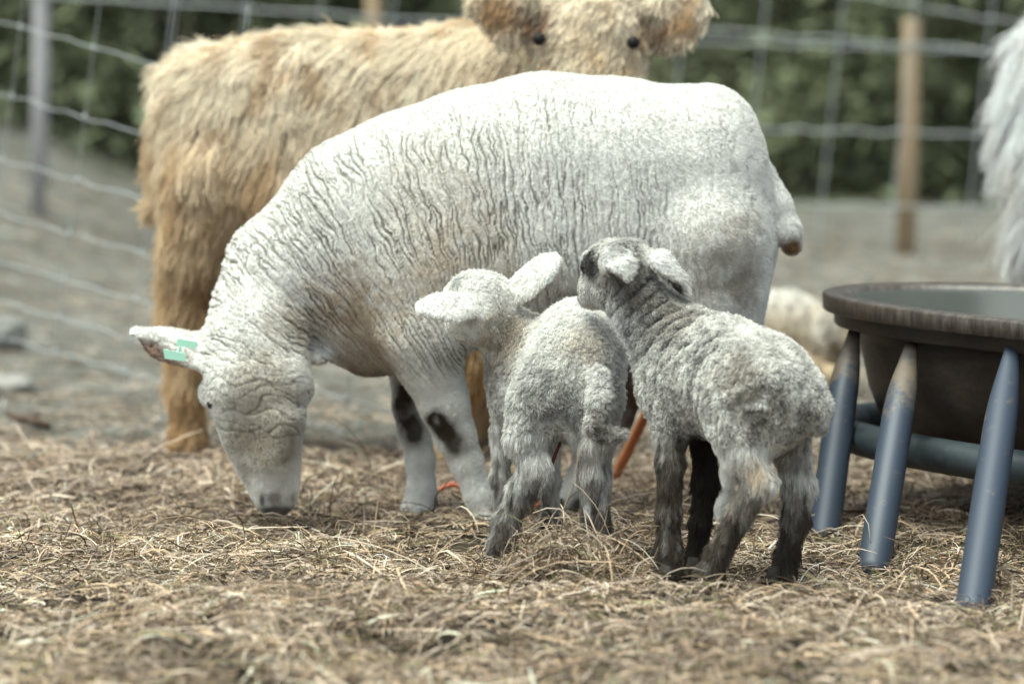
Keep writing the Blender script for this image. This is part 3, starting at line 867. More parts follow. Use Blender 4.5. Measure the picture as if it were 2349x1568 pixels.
def build_right_lamb():
    B = Body()
    ax = W(1560, 820, -.52) - W(1750, 890, -.68); ax[2] = 0
    lat = unit(np.array([-ax[1], ax[0], 0]))
    B.chain([(1748, 890, -.66, 126), (1655, 838, -.59, 112), (1578, 815, -.53, 106)], .05, lat, .9)
    B.chain([(1735, 925, -.66, 112), (1640, 890, -.59, 105), (1556, 870, -.54, 86)], .05, lat, .9)
    B.chain([(1575, 785, -.52, 80), (1528, 738, -.505, 60), (1470, 676, -.50, 47), (1440, 630, -.495, 50)], .025)
    B.chain([(1520, 830, -.53, 58), (1466, 745, -.50, 44), (1428, 692, -.48, 42)], .025)
    B.chain([(1442, 604, -.495, 55), (1398, 608, -.47, 52), (1368, 652, -.450, 35), (1349, 682, -.425, 22)], .02)
    B.chain([(1400, 660, -.465, 42), (1372, 676, -.44, 30)], .02)
    B.ball(1360, 598, -.455, 24, .015)
    en = unit(np.array([.15, -1.0, .2]))
    B.chain([(1394, 606, -.530, 26), (1416, 598, -.566, 37), (1432, 616, -.590, 27), (1439, 632, -.598, 13)], .006, lat=en, s=.22)
    B.chain([(1396, 634, -.582, 15), (1412, 642, -.60, 14)], .006, sub=True)
    en2 = unit(np.array([.65, -.55, .5]))
    B.chain([(1474, 586, -.505, 24), (1522, 602, -.515, 32), (1558, 642, -.525, 25), (1573, 668, -.53, 13)], .008, lat=en2, s=.30)
    B.chain([(1540, 656, -.552, 18), (1560, 670, -.552, 12)], .006, sub=True)
    # tail stub
    B.chain([(1855, 890, -.69, 30), (1878, 930, -.70, 26), (1878, 975, -.70, 20)], .03)
    # hind legs
    B.chain([(1690, 930, -.69, 74), (1690, 985, -.705, 60), (1702, 1045, -.715, 46), (1742, 1105, -.725, 35), (1696, 1180, -.705, 28), (1648, 1268, -.695, 25), (1628, 1318, -.70, 28), (1616, 1345, -.70, 32)], .03)
    B.chain([(1800, 930, -.62, 70), (1815, 1030, -.615, 40), (1832, 1115, -.615, 34), (1824, 1195, -.61, 28), (1806, 1275, -.605, 24), (1796, 1318, -.605, 26), (1792, 1336, -.61, 30)], .03)
    # front legs
    B.chain([(1528, 905, -.56, 62), (1540, 990, -.58, 38), (1538, 1060, -.59, 29), (1534, 1180, -.595, 24), (1534, 1260, -.595, 26), (1534, 1308, -.60, 30)], .03)
    B.chain([(1605, 905, -.49, 56), (1618, 1020, -.51, 28), (1618, 1110, -.515, 26), (1606, 1200, -.52, 20), (1598, 1280, -.52, 22), (1598, 1298, -.525, 25)], .03)
    V, Q = B.mesh(.0040)
    N = vnormals(V, Q)
    zp = lambda v, y=-.6: W(1650, v, y)[2]
    xp = lambda u, y=-.6: W(u, 900, y)[0]
    x, z = V[:, 0], V[:, 2]
    # neck folds
    axn = unit(W(1450, 628, -.495) - W(1590, 800, -.53))
    s = V @ axn
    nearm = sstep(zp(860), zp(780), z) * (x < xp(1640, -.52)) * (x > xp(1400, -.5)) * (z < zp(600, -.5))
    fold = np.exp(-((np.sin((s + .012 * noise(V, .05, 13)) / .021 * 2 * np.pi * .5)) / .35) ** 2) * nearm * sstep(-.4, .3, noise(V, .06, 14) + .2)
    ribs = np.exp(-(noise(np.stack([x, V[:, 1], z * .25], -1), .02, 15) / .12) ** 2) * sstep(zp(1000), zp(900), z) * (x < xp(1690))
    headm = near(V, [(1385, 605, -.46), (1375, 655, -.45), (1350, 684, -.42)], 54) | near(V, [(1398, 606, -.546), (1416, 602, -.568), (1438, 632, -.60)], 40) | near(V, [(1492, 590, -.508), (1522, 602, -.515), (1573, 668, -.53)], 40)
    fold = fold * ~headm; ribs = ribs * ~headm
    V = V - N * (.0075 * fold + .0025 * ribs)[:, None]
    legm = z < zp(1000, -.6) + .015 * noise(V, .05, 3)
    wh = (.87, .845, .78)
    dk = (.10, .08, .062)
    ffun = fold * .9 + ribs * .55  # shade of neck folds and ribs put into skin and wool colour
    def color(P):
        c = blobs(P, wh, [
            (1430, 600, -.53, 60, (0.4, 0.376, 0.336), .7, .9), (1500, 680, -.55, 75, (0.276, 0.246, 0.204), .75, .9), (1450, 660, -.55, 45, (0.18, 0.156, 0.126), .7, .9), (1560, 760, -.56, 60, (0.44, 0.392, 0.328), .6, .9),
            (1350, 608, -.48, 34, (0.038, 0.032, 0.027), .95, .5), (1350, 640, -.44, 22, (0.063, 0.05, 0.042), .5, .4), (1335, 682, -.42, 20, (0.021, 0.019, 0.019), 1, .3),
            (1420, 730, -.49, 40, (.86, .86, .84), .9, 0), (1440, 790, -.5, 40, (0.82, 0.82, 0.8), .7, 0), (1390, 670, -.47, 30, (0.84, 0.83, 0.81), .8, .3),
            (1418, 606, -.57, 38, (.88, .87, .84), 1.0, .1), (1418, 603, -.57, 17, (.66, .56, .44), .6, .3), (1400, 634, -.565, 17, (.05, .04, .035), .95, .2), (1447, 606, -.57, 10, (.85, .84, .8), .7, 0),
            (1520, 606, -.52, 40, (.80, .79, .76), .9, .2), (1550, 664, -.545, 22, (.035, .028, .025), 1.0, .2), (1528, 644, -.54, 14, (.10, .08, .07), .7, .3), (1350, 585, -.46, 14, (.85, .84, .82), .8, 0),
            (1740, 930, -.76, 60, (0.216, 0.18, 0.138), .75, 1.3), (1690, 860, -.72, 50, (0.44, 0.384, 0.304), .55, 1.3), (1830, 980, -.72, 50, (0.384, 0.336, 0.264), .6, 1.3), (1800, 1040, -.66, 50, (0.18, 0.15, 0.114), .75, .9),
            (1585, 960, -.57, 65, (0.055, 0.044, 0.034), .9, .6), (1560, 1040, -.6, 45, (0.092, 0.076, 0.059), .8, .9), (1535, 1120, -.6, 50, (0.084, 0.065, 0.048), .85, .7), (1535, 1230, -.6, 70, (0.084, 0.065, 0.05), .85, .6), (1535, 1310, -.6, 45, (0.042, 0.034, 0.027), .85, .5),
            (1617, 1040, -.51, 60, (0.021, 0.018, 0.015), .95, .2), (1612, 1140, -.515, 70, (0.021, 0.018, 0.015), .95, .2), (1600, 1260, -.52, 70, (0.025, 0.021, 0.017), .95, .2),
            (1735, 1085, -.76, 36, (0.7, 0.52, 0.34), .7, .5), (1715, 1150, -.72, 50, (0.24, 0.192, 0.144), .75, .6), (1680, 1210, -.71, 45, (0.24, 0.192, 0.147), .8, .7), (1650, 1270, -.70, 45, (0.118, 0.092, 0.071), .8, .7), (1632, 1330, -.70, 45, (0.025, 0.021, 0.017), .95, .4),
            (1690, 1200, -.69, 20, (0.75, 0.73, 0.7), .5, 0),
            (1825, 1180, -.64, 50, (0.276, 0.246, 0.204), .7, .9), (1808, 1270, -.61, 55, (0.042, 0.034, 0.027), .9, .5), (1794, 1330, -.61, 40, (0.021, 0.017, 0.015), .95, .3),
        ])
        m = np.clip(.5 + 1.4 * noise(P, .03, 92, 3), 0, 1)[:, None]
        fr = (P[:, 0] < xp(1660, -.55)) & (P[:, 1] > -.655)
        g = np.where(fr, sstep(zp(955), zp(1120), P[:, 2]) * 1.15, sstep(zp(1100), zp(1230), P[:, 2]) * 1.3)
        g = np.clip(g + (1.3 * noise(P, (.012, .012, .045), 93, 2) - .18) * (g > 0), 0, 1)
        g = np.maximum(g, .55 * sstep(.2, .5, noise(P, .012, 94, 2)) * sstep(zp(780), zp(880), P[:, 2]))
        g = np.maximum(g, sstep(zp(1290), zp(1335), P[:, 2]))[:, None] * .93
        c = c * (1 - g) + np.array([.075, .056, .041]) * g
        rt = near(P, [(1605, 940, -.49), (1618, 1020, -.51), (1618, 1110, -.515), (1606, 1200, -.52), (1598, 1298, -.525)], 40)[:, None]
        c = np.where(rt & (P[:, 2] < zp(1000))[:, None], np.minimum(c, np.array([.05, .04, .032])), c)
        return c * (1 - .30 * m)
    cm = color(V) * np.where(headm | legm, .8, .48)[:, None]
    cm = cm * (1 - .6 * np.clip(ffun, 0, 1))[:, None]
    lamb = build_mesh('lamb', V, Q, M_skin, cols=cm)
    tag(lamb, 'greyer muddy lamb with dark dirty legs standing nearest the trough, head turned away', 'lamb', 'lambs beside the ewe')
    def flow(P):
        return np.tile(np.array([.25, -.15, -.8]), (len(P), 1))
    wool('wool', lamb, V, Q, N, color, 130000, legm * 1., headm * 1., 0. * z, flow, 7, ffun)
    sphere_part('eye', W(1344, 612, -.462), .010, M_eye, lamb)
    for (u, v, y) in ((1618, 1350, -.71), (1788, 1345, -.62), (1530, 1318, -.61), (1596, 1308, -.535)):
        hoof(lamb, u, v, y, .018, 2.6, .0)
    return lamb
build_left_lamb()
build_right_lamb()

# ------------------------------------------------------------------ shaggy calves and the resting animal behind
def shaggy(name, label, cat, B, h, color, n, L, flow, nclump, skin=.8, lenf=None, clump=.6, radius=.0011):
    V, Q = B.mesh(h)
    N = vnormals(V, Q)
    V = V + N * (noise(V, .09, 33, 2) * .008)[:, None]
    o = build_mesh(name, V, Q, M_skin, cols=color(V) * skin)
    tag(o, label, cat)
    T, Bc = sample(V, Q, n)
    P = interp(V, T, Bc); Nn = unit(interp(N, T, Bc))
    ln = L * RNG.uniform(.6, 1.25, n)
    if lenf is not None: ln = ln * lenf(P)
    cc = color(P) * (1 + .18 * noise(P, .03, 17, 2)[:, None] + .14 * RNG.normal(size=(n, 1)))
    fl = flow(P) + .9 * np.stack([noise(P, .08, 81), noise(P, .08, 82), noise(P, .08, 83)], -1)
    hair('coat', o, M_hair, P, Nn, ln, fl, .24, cc, npts=7, curl=.004, freq=.6, clump=clump, nclump=nclump, radius=radius, jitter=.14, drop=.25, root=1, tip=.35)
    return o

def build_calf():
    B = Body(); Y = .95
    B.chain([(475, 205, Y, 88, 1.2), (640, 205, Y, 122, 1.1), (850, 210, Y, 130, 1.1), (1050, 200, Y, 125, 1.0)], .08)
    B.chain([(488, 310, Y, 104, 1.2), (650, 350, Y, 160, 1.05), (850, 380, Y, 175, 1.0), (1060, 380, Y, 170, .9)], .1)
    B.chain([(640, 480, Y, 120, 1.2), (850, 520, Y, 130, 1.2), (1050, 500, Y, 120, 1.1)], .1)
    B.chain([(1060, 260, Y, 150, .8), (1180, 190, Y - .1, 125, .9), (1290, 120, Y - .2, 110)], .08)
    HY = .62
    B.chain([(1352, 0, HY + .04, 120, .9), (1352, 90, HY, 132, .8), (1351, 200, HY - .03, 112, .85), (1350, 300, HY - .05, 84), (1350, 350, HY - .05, 78)], .05)
    en = unit(np.array([-.25, -.95, .2]))
    B.chain([(1255, 30, HY + .0, 40), (1175, 25, HY - .03, 66), (1110, 0, HY - .02, 38)], .02, lat=en, s=.28)
    B.chain([(1235, 40, HY - .04, 26), (1175, 32, HY - .07, 44)], .01, lat=en, s=.35, sub=True)
    B.chain([(1450, 45, HY + .0, 40), (1530, 45, HY - .03, 66), (1592, 20, HY - .02, 42)], .02, lat=unit(np.array([.25, -.95, .2])), s=.28)
    B.chain([(1485, 60, HY - .04, 28), (1535, 50, HY - .07, 44)], .01, lat=unit(np.array([.25, -.95, .2])), s=.35, sub=True)
    B.chain([(475, 400, Y - .09, 92), (445, 560, Y - .09, 60), (428, 700, Y - .085, 46), (440, 790, Y - .085, 38), (430, 900, Y - .09, 31), (432, 1000, Y - .09, 32), (432, 1035, Y - .09, 38)], .05)
    B.chain([(500, 420, Y + .10, 92), (560, 560, Y + .10, 60), (585, 700, Y + .10, 44), (590, 790, Y + .1, 36), (585, 900, Y + .10, 30), (585, 1000, Y + .1, 34)], .05)
    B.chain([(1050, 480, Y - .09, 100), (1060, 650, Y - .10, 62), (1068, 800, Y - .10, 44), (1055, 880, Y - .10, 36), (1030, 980, Y - .10, 32), (1015, 1035, Y - .10, 40)], .05)
    B.chain([(1080, 480, Y + .10, 90), (1110, 650, Y + .10, 55), (1115, 800, Y + .10, 40), (1115, 900, Y + .10, 32), (1115, 1000, Y + .10, 36)], .05)
    B.chain([(390, 170, Y, 20), (372, 300, Y, 18), (376, 440, Y, 24)], .02)       # tail
    pale, tanc, ginger, dk = (.83, .715, .55), (.68, .51, .32), (.48, .29, .13), (.17, .085, .035)
    zp = lambda v: W(700, v, Y)[2]
    def color(P):
        t = sstep(zp(120), zp(560), P[:, 2])[:, None]
        c = np.array(pale) * (1 - t) + np.array(tanc) * t
        st = sstep(.1, .55, noise(P, (.05, .08, .10), 44, 2) + .25 * sstep(zp(250), zp(600), P[:, 2]))[:, None]
        c = c * (1 - .55 * st) + np.array(ginger) * .55 * st
        return blobs_on(c, P, [
            (440, 300, Y - .2, 60, ginger, .8, .8), (470, 620, Y - .12, 60, dk, .7, .9), (480, 800, Y - .1, 50, dk, .6, .7), (435, 950, Y - .1, 90, ginger, .7, .5), (460, 1000, Y - .1, 30, dk, .5, .5),
            (1060, 880, Y - .1, 160, ginger, .8, .3),
            (1225, 45, HY - .06, 44, (.13, .06, .03), 1, .2), (1140, 25, HY - .06, 56, (.36, .21, .10), .9, .3), (1508, 72, HY - .06, 44, (.085, .045, .027), 1, .2), (1572, 45, HY - .06, 42, (.44, .26, .12), .9, .3), (1237, 90, HY - .1, 30, (.75, .66, .5), .6, 0), (1452, 98, HY - .1, 30, (.75, .66, .5), .6, 0),
            (1352, 120, HY - .15, 110, (.60, .46, .29), .5, .6), (1270, 160, HY - .12, 50, (.68, .6, .47), .6, .3), (1480, 120, HY - .08, 30, (.70, .6, .42), .5, 0), (1150, 210, Y - .2, 90, ginger, .5, .6),
        ])
    xp = lambda u: W(u, 100, Y)[0]
    o = shaggy('highland_calf', 'shaggy pale ginger calf standing side on behind the ewe, face toward the viewer', 'calf', B, .011, color, 120000, .056,
               lambda P: np.stack([-.35 + 0 * P[:, 0], 0 * P[:, 0], -1 + 0 * P[:, 0]], -1), 16000,
               lenf=lambda P: np.where(P[:, 2] < zp(850), .45, 1.0) * np.where((P[:, 0] > W(1060, 0, HY)[0]) & (P[:, 1] < HY + .08) & (P[:, 2] > zp(420)), .36, 1.0))
    for (u, v) in ((1237, 90), (1452, 98)):
        sphere_part('eye', W(u, v, HY - .090), .0125, M_eye_dull, o)
    for (u, v, y) in ((430, 1050, Y - .1), (585, 1030, Y + .1), (1012, 1050, Y - .11), (1112, 1025, Y + .1)):
        hoof(o, u, v, y, .034, -.2 if u > 700 else 0.0, float(ground_z(0, y)))
    sphere_part('nose', W(1350, 372, HY - .12), .03, material('wet_nose', (.09, .06, .055), .35), o, (1.5, .6, .8))
    return o
def blobs_on(c, P, lst):
    for (u, v, y, r, colr, st, *nz) in lst:
        q = W(u, v, y); d = P - q
        wg = np.minimum(1.5 * np.exp(-((d * d).sum(-1)) / (r * S(y)) ** 2 * 1.2), 1)
        if nz and nz[0]: wg = np.clip(wg * (1 + nz[0] * noise(P, .06, 37, 2)), 0, 1)
        wg = np.clip(wg * st, 0, 1)[:, None]
        c = c * (1 - wg) + np.asarray(colr) * wg
    return c
build_calf()

def build_white():
    B = Body(); Y = 1.45
    B.chain([(2480, 150, Y, 140, 1.0), (2700, 130, Y, 160, 1.0), (3000, 140, Y, 150, .9)], .1)
    B.chain([(2480, 290, Y, 165, 1.0), (2700, 330, Y, 190, 1.0), (3000, 330, Y, 180, .9)], .1)
    B.chain([(3020, 160, Y, 120), (3160, 60, Y, 95), (3230, 0, Y, 90), (3330, 80, Y, 70), (3400, 140, Y, 55)], .06)
    B.chain([(2440, 380, Y - .09, 110), (2400, 520, Y - .1, 76), (2395, 650, Y - .1, 52), (2420, 760, Y - .1, 42), (2400, 900, Y - .1, 36), (2400, 950, Y - .1, 42)], .05)
    B.chain([(2470, 380, Y + .1, 110), (2470, 560, Y + .1, 70), (2480, 700, Y + .1, 48), (2470, 920, Y + .1, 36)], .05)
    B.chain([(2980, 400, Y - .09, 90), (2980, 650, Y - .1, 50), (2980, 940, Y - .1, 38)], .05)
    B.chain([(3020, 400, Y + .09, 90), (3030, 650, Y + .1, 50), (3030, 920, Y + .1, 38)], .05)
    B.chain([(2345, 100, Y, 24), (2322, 220, Y, 24), (2318, 340, Y, 30)], .03)
    def color(P):
        n = sstep(.0, .5, noise(P, (.05, .08, .15), 47, 2))[:, None]
        c = np.array([.76, .77, .755]) * (1 - n) + np.array([.60, .575, .53]) * n
        return blobs_on(c, P, [(2400, 420, Y - .2, 60, (.45, .40, .36), .4, .8), (2430, 620, Y - .1, 60, (.55, .5, .44), .5, .5)])
    shaggy('white_calf', 'shaggy white calf partly out of frame at the right edge behind the trough', 'calf', B, .012, color, 26000, .09,
           lambda P: np.tile(np.array([-.15, -.1, -1.0]), (len(P), 1)), 1600)
build_white()

def build_resting():
    B = Body(); Y = 2.0
    B.chain([(1700, 790, Y, 85, 1.0), (1800, 775, Y, 100, 1.0), (1880, 800, Y, 78, 1.0)], .06)
    B.chain([(1880, 790, Y - .03, 58), (1925, 740, Y - .06, 42), (1945, 735, Y - .1, 36), (1960, 770, Y - .14, 26)], .03)
    B.chain([(1830, 850, Y - .12, 40), (1900, 862, Y - .16, 24), (1960, 870, Y - .16, 20)], .03)
    B.chain([(1720, 850, Y - .12, 50), (1770, 865, Y - .16, 26), (1840, 872, Y - .18, 20)], .03)
    B.chain([(1935, 715, Y - .02, 18), (1905, 700, Y + .02, 12)], .015, s=.5)
    def color(P):
        c = np.tile(np.array([.47, .37, .25]), (len(P), 1))
        return blobs_on(c, P, [(1800, 680, Y, 85, (.80, .77, .70), .95, .3), (1900, 740, Y - .1, 50, (.74, .71, .65), .8, .4), (1960, 875, Y - .16, 30, (.72, .68, .60), .8, 0), (1820, 850, Y - .1, 70, (.40, .30, .20), .6, .5)])
    shaggy('resting_lamb', 'tan lamb with a white back lying on the ground behind the ewe\'s rump', 'lamb', B, .010, color, 22000, .025,
           lambda P: np.tile(np.array([.2, -.1, -1.0]), (len(P), 1)), 1400, radius=.0009)
build_resting()

# ------------------------------------------------------------------ FEED TROUGH
def build_trough():
    root = bpy.data.objects.new('feed_trough', None); COL.objects.link(root)
    cx, cy, a, b = 1.19, -.235, .80, .345
    root.location = (0, 0, 0)
    ua = unit(np.array([-.714, .70, 0])); ub = np.array([-ua[1], ua[0], 0])
    zr = .395
    NS = 96
    def ell(off, z, an):
        ca, sa = math.cos(an), math.sin(an)
        e = 2 / 2.1
        ca = math.copysign(abs(ca) ** e, ca); sa = math.copysign(abs(sa) ** e, sa)
        return np.array([cx, cy, z]) + ua * (a + off) * ca + ub * (b + off) * sa
    def rings(profile):
        V, Fc = [], []
        for (off, z) in profile:
            V += [ell(off, z, 2 * math.pi * k / NS) for k in range(NS)]
        for i in range(len(profile) - 1):
            Fc += [(i * NS + k, i * NS + (k + 1) % NS, (i + 1) * NS + (k + 1) % NS, (i + 1) * NS + k) for k in range(NS)]
        return V, Fc
    mb = noise_mix(material('trough_plastic', rough=.42, spec=.45), [(.3, (.018, .013, .010)), (.55, (.045, .032, .024)), (.8, (.11, .085, .065))], 5, 8, vec_scale=(1, 1, 2.5), bump=.12, bump_scale=50)
    basin = MB()
    pr = [(-.115, zr - .235), (-.088, zr - .17), (-.07, zr - .09), (-.062, zr - .064), (-.0245, zr - .060), (-.021, zr - .056), (-.021, zr - .034)]
    inn = [(-.05, zr - .012), (-.056, zr - .03), (-.085, zr - .06), (-.09, zr - .13), (-.115, zr - .21), (-.16, zr - .245)]
    V, Fc = rings([(-.30, zr - .268), (-.19, zr - .262), (-.145, zr - .252)] + pr)
    Fc.append(tuple(range(NS))[::-1])
    basin.put(V, Fc)
    V, Fc = rings(inn + [(-.28, zr - .25)])
    Fc.append(tuple(range(6 * NS, 7 * NS)))
    basin.put(V, Fc)
    bo = basin.build('basin', mb, root)
    mr = noise_mix(material('trough_rim_plastic', rough=.38, spec=.5), [(.34, (.022, .016, .012)), (.5, (.06, .046, .036)), (.62, (.10, .082, .066)), (.75, (.19, .165, .14))], 3.2, 9, vec_scale=(22, 22, 5), rough=.7, bump=.1, bump_scale=9)
    rim = MB()
    V, Fc = rings([(-.021, zr - .033), (-.002, zr - .033), (.001, zr - .030), (.002, zr - .006), (-.001, zr - .0015), (-.006, zr), (-.036, zr - .001), (-.044, zr - .003), (-.05, zr - .0115)])
    rim.put(V, Fc)
    rim.build('rim', mr, bo)
    ml = material('blue_grey_paint', (.05, .068, .10), .5, spec=.5)
    nt = ml.node_tree; bs = nt.nodes['Principled BSDF']
    tc = add(ml, 'ShaderNodeTexCoord'); n1 = add(ml, 'ShaderNodeTexNoise', Scale=28.0, Detail=8.0, Roughness=.7)
    nt.links.new(tc.outputs['Object'], n1.inputs['Vector'])
    rp = add(ml, 'ShaderNodeValToRGB')
    for e, (p, c) in zip(rp.color_ramp.elements, ((.60, (.036, .050, .074)), (.78, (.14, .11, .08)))):
        e.position = p; e.color = (*c, 1)
    at = add(ml, 'ShaderNodeAttribute'); at.attribute_name = 'wear'
    sm = add(ml, 'ShaderNodeMath', operation='ADD')
    nt.links.new(n1.outputs['Fac'], sm.inputs[0]); nt.links.new(at.outputs['Fac'], sm.inputs[1])
    nt.links.new(sm.outputs[0], rp.inputs[0]); nt.links.new(rp.outputs[0], bs.inputs['Base Color'])
    bp = add(ml, 'ShaderNodeBump', Strength=.12, Distance=.002)
    n2 = add(ml, 'ShaderNodeTexNoise', Scale=220.0, Detail=4.0); nt.links.new(tc.outputs['Object'], n2.inputs['Vector'])
    nt.links.new(n2.outputs['Fac'], bp.inputs['Height']); nt.links.new(bp.outputs[0], bs.inputs['Normal'])
    mring = noise_mix(material('dark_pipe_paint', rough=.5, spec=.4), [(.3, (.018, .024, .028)), (.62, (.045, .06, .066)), (.8, (.10, .10, .085))], 25, 8)
    # legs: pipes splayed outwards, hammered flat where they meet the rim
    def rim_at(u):                              # near side of the rim seen at column u
        best = None
        for an in np.linspace(0, 2 * math.pi, 1440):
            p = ell(-.04, zr - .058, an)
            e = abs(CX + F * p[0] / ((p - CAM) @ _f) - u) + max(0, p[1] - cy) * 60
            if best is None or e < best[0]: best = (e, p)
        return best[1]
    tops = [rim_at(1952), rim_at(2088), rim_at(2320)]
    bots = [G(1888, 1222, 0), G(2000, 1300, 0), G(2228, 1392, 0)]
    for an in (3.7, 4.6, 5.6):
        tops.append(ell(-.045, zr - .055, an)); bots.append(ell(.05, -.02, an))
    ctr = np.array([cx, cy, 0])
    for tp, bt in zip(tops, bots):
        bt = np.array([bt[0], bt[1], -.02])
        tp = np.array([tp[0], tp[1], zr - .058])
        n, ns = 26, 20
        dirv = unit(tp - bt); inw = unit((ctr - tp) * [1, 1, 0]); tang = unit(np.cross(dirv, inw)); inw = np.cross(tang, dirv)
        if tang[0] < 0: tang = -tang
        V, Fc, wear = [], [], []
        for i in range(n):
            t = i / (n - 1)
            fl = sstep(.60, 1.05, t) ** 1.2
            r1 = .0275 * (1 - .80 * fl ** 1.2); r2 = .0275 * (1 - .62 * fl ** 1.6)
            c = bt + (tp - bt) * t + tang * (.0275 - r1) * .75
            for k in range(ns):
                an = 2 * math.pi * k / ns
                V.append(c + tang * r1 * math.cos(an) + inw * r2 * math.sin(an))
                wear.append(.26 * float(sstep(.5, .9, t)) * (math.cos(an) < .1) + .03 * float(sstep(.12, 0, t)))
        Fc = [(i * ns + k, i * ns + (k + 1) % ns, (i + 1) * ns + (k + 1) % ns, (i + 1) * ns + k) for i in range(n - 1) for k in range(ns)] + [tuple(range(ns))[::-1], tuple(range((n - 1) * ns, n * ns))]
        lg = build_mesh('leg', V, Fc, ml, root, extra={'wear': wear})
        bt_ = MB(); top = tp + tang * .018
        bt_.tube([top + [0, 0, -.004], top + [0, 0, .003]], .011, 10); bt_.tube([top + [0, 0, -.012], top + [0, 0, -.004]], .006, 6)
        bt_.build('bolt', mring, lg)
    path = [ell(-.03, .145, 2 * math.pi * k / 64) for k in range(65)]
    m = MB(); V, Fc = tube(path, .030, 14, cap=False); m.put(V, Fc); m.build('ring_pipe', mring, root)
    wt = MB()
    V = [ell(-.0495, zr - .0095, 2 * math.pi * k / NS) for k in range(NS)]
    V2 = [ell(-.0495, zr - .0112, 2 * math.pi * k / NS) for k in range(NS)]
    wt.put(V + V2, [tuple(range(NS)), tuple(range(NS, 2 * NS))[::-1]] + [(k, NS + k, NS + (k + 1) % NS, (k + 1) % NS) for k in range(NS)])
    mw = material('still_water', (.05, .055, .052), .25, spec=.5)
    tag(wt.build('water', mw, smooth=False), 'murky still water filling the dark trough', 'water', kind='structure')
    tag(root, 'low oval dark plastic trough on blue grey splayed pipe legs', 'trough')
build_trough()

# ------------------------------------------------------------------ small things
def rock(label, u, v, r, sq, colr, seed):
    c = G(u, v, 0)
    c[2] = float(ground_z(c[0], c[1]))
    n = 18; V, Fc = [], []
    for i in range(n + 1):
        for k in range(2 * n):
            th, ph = math.pi * i / n, math.pi * k / n
            d = np.array([math.sin(th) * math.cos(ph), math.sin(th) * math.sin(ph), math.cos(th)])
            V.append(d)
    V = np.array(V); V = V * (1 + .28 * noise(V, .8, seed, 3))[:, None] * np.array([r, r * .8, r * sq])
    V = V + c + [0, 0, r * sq * .55]
    for i in range(n):
        for k in range(2 * n):
            Fc.append((i * 2 * n + k, (i + 1) * 2 * n + k, (i + 1) * 2 * n + (k + 1) % (2 * n), i * 2 * n + (k + 1) % (2 * n)))
    m = noise_mix(material('rock_stone', rough=.9), [(.3, tuple(x * .7 for x in colr)), (.7, colr)], 30, bump=.5)
    tag(build_mesh('rock', V, Fc, m), label, 'rock', 'stones on the bank')
rock('round pale grey stone at the left edge above the flatter one', -10, 815, .075, .75, (.30, .295, .27), 2)
rock('flatter pale stone low at the left edge by the fence', 25, 900, .07, .4, (.32, .305, .275), 5)
def branch():
    c = G(65, 972, 0); y = c[1]
    g = float(ground_z(c[0], y))
    m = MB()
    m.tube([c + [-.05, .02, .030 + g], c + [-.02, 0, .022 + g], c + [.02, -.01, .016 + g], c + [.05, -.02, .008 + g]], [.006, .010, .011, .006], 8)
    m.tube([c + [.0, 0, .02 + g], c + [.02, .03, .03 + g]], [.006, .003], 6)
    tag(m.build('stick', noise_mix(material('dead_wood', rough=.9), [(.3, (.05, .032, .022)), (.7, (.13, .085, .06))], 40)), 'short dark broken stick lying on the dirt at the left', 'stick')
branch()
def stake():
    A = G(1402, 1112, .0); Bt = W(1494, 925, A[1] - .10)
    m = MB()
    d = Bt - A
    V, Fc = [], []
    for t, wd, th in ((0, .007, .006), (.05, .009, .007), (.95, .009, .007), (1, .008, .006)):
        c = A + d * t; sx = unit(np.cross(d, [0, 1.0, 0])); sy = unit(np.cross(sx, d))
        V += [c + sx * wd * math.cos(q) * 1.1 + sy * th * math.sin(q) * 1.1 for q in np.linspace(math.pi / 8, 2 * math.pi + math.pi / 8, 12, endpoint=False)]
    Fc = [(i * 12 + k, i * 12 + (k + 1) % 12, (i + 1) * 12 + (k + 1) % 12, (i + 1) * 12 + k) for i in range(3) for k in range(12)] + [tuple(range(12))[::-1], tuple(range(36, 48))]
    m.put(V, Fc)
    tag(m.build('orange_stake', noise_mix(material('faded_orange', rough=.5), [(.3, (.42, .13, .05)), (.7, (.55, .20, .085))], 30)), 'leaning faded orange stake seen between the two lambs', 'stake')
stake()
def scrap(u, v, L, wd, label, seed):
    c = G(u, v, .02)
    rg = np.random.default_rng(seed)
    V, Fc = [], []
    n = 7
    for i in range(n):
        t = i / (n - 1) - .5
        wv = wd * math.sqrt(max(.08, 1 - (2 * t) ** 2))
        o = c + [t * L, .006 * math.sin(t * 5), .004 * math.cos(t * 6)]
        V += [o + [0, -wv, .0], o + [0, 0, wv * .8], o + [0, wv, 0], o + [0, 0, -.004]]
    Fc = [(i * 4 + k, i * 4 + (k + 1) % 4, (i + 1) * 4 + (k + 1) % 4, (i + 1) * 4 + k) for i in range(n - 1) for k in range(4)] + [(3, 2, 1, 0), (n * 4 - 4, n * 4 - 3, n * 4 - 2, n * 4 - 1)]
    tag(build_mesh('carrot_piece', V, Fc, noise_mix(material('carrot_flesh', rough=.6), [(.3, (.62, .16, .08)), (.7, (.75, .30, .18))], 60)), label, 'carrot')
scrap(1035, 1118, .055, .009, 'bright orange carrot piece in the hay between the ewe\'s front legs', 1)
scrap(1245, 1155, .030, .007, 'small pinkish orange carrot piece behind the whiter lamb\'s hind legs', 2)

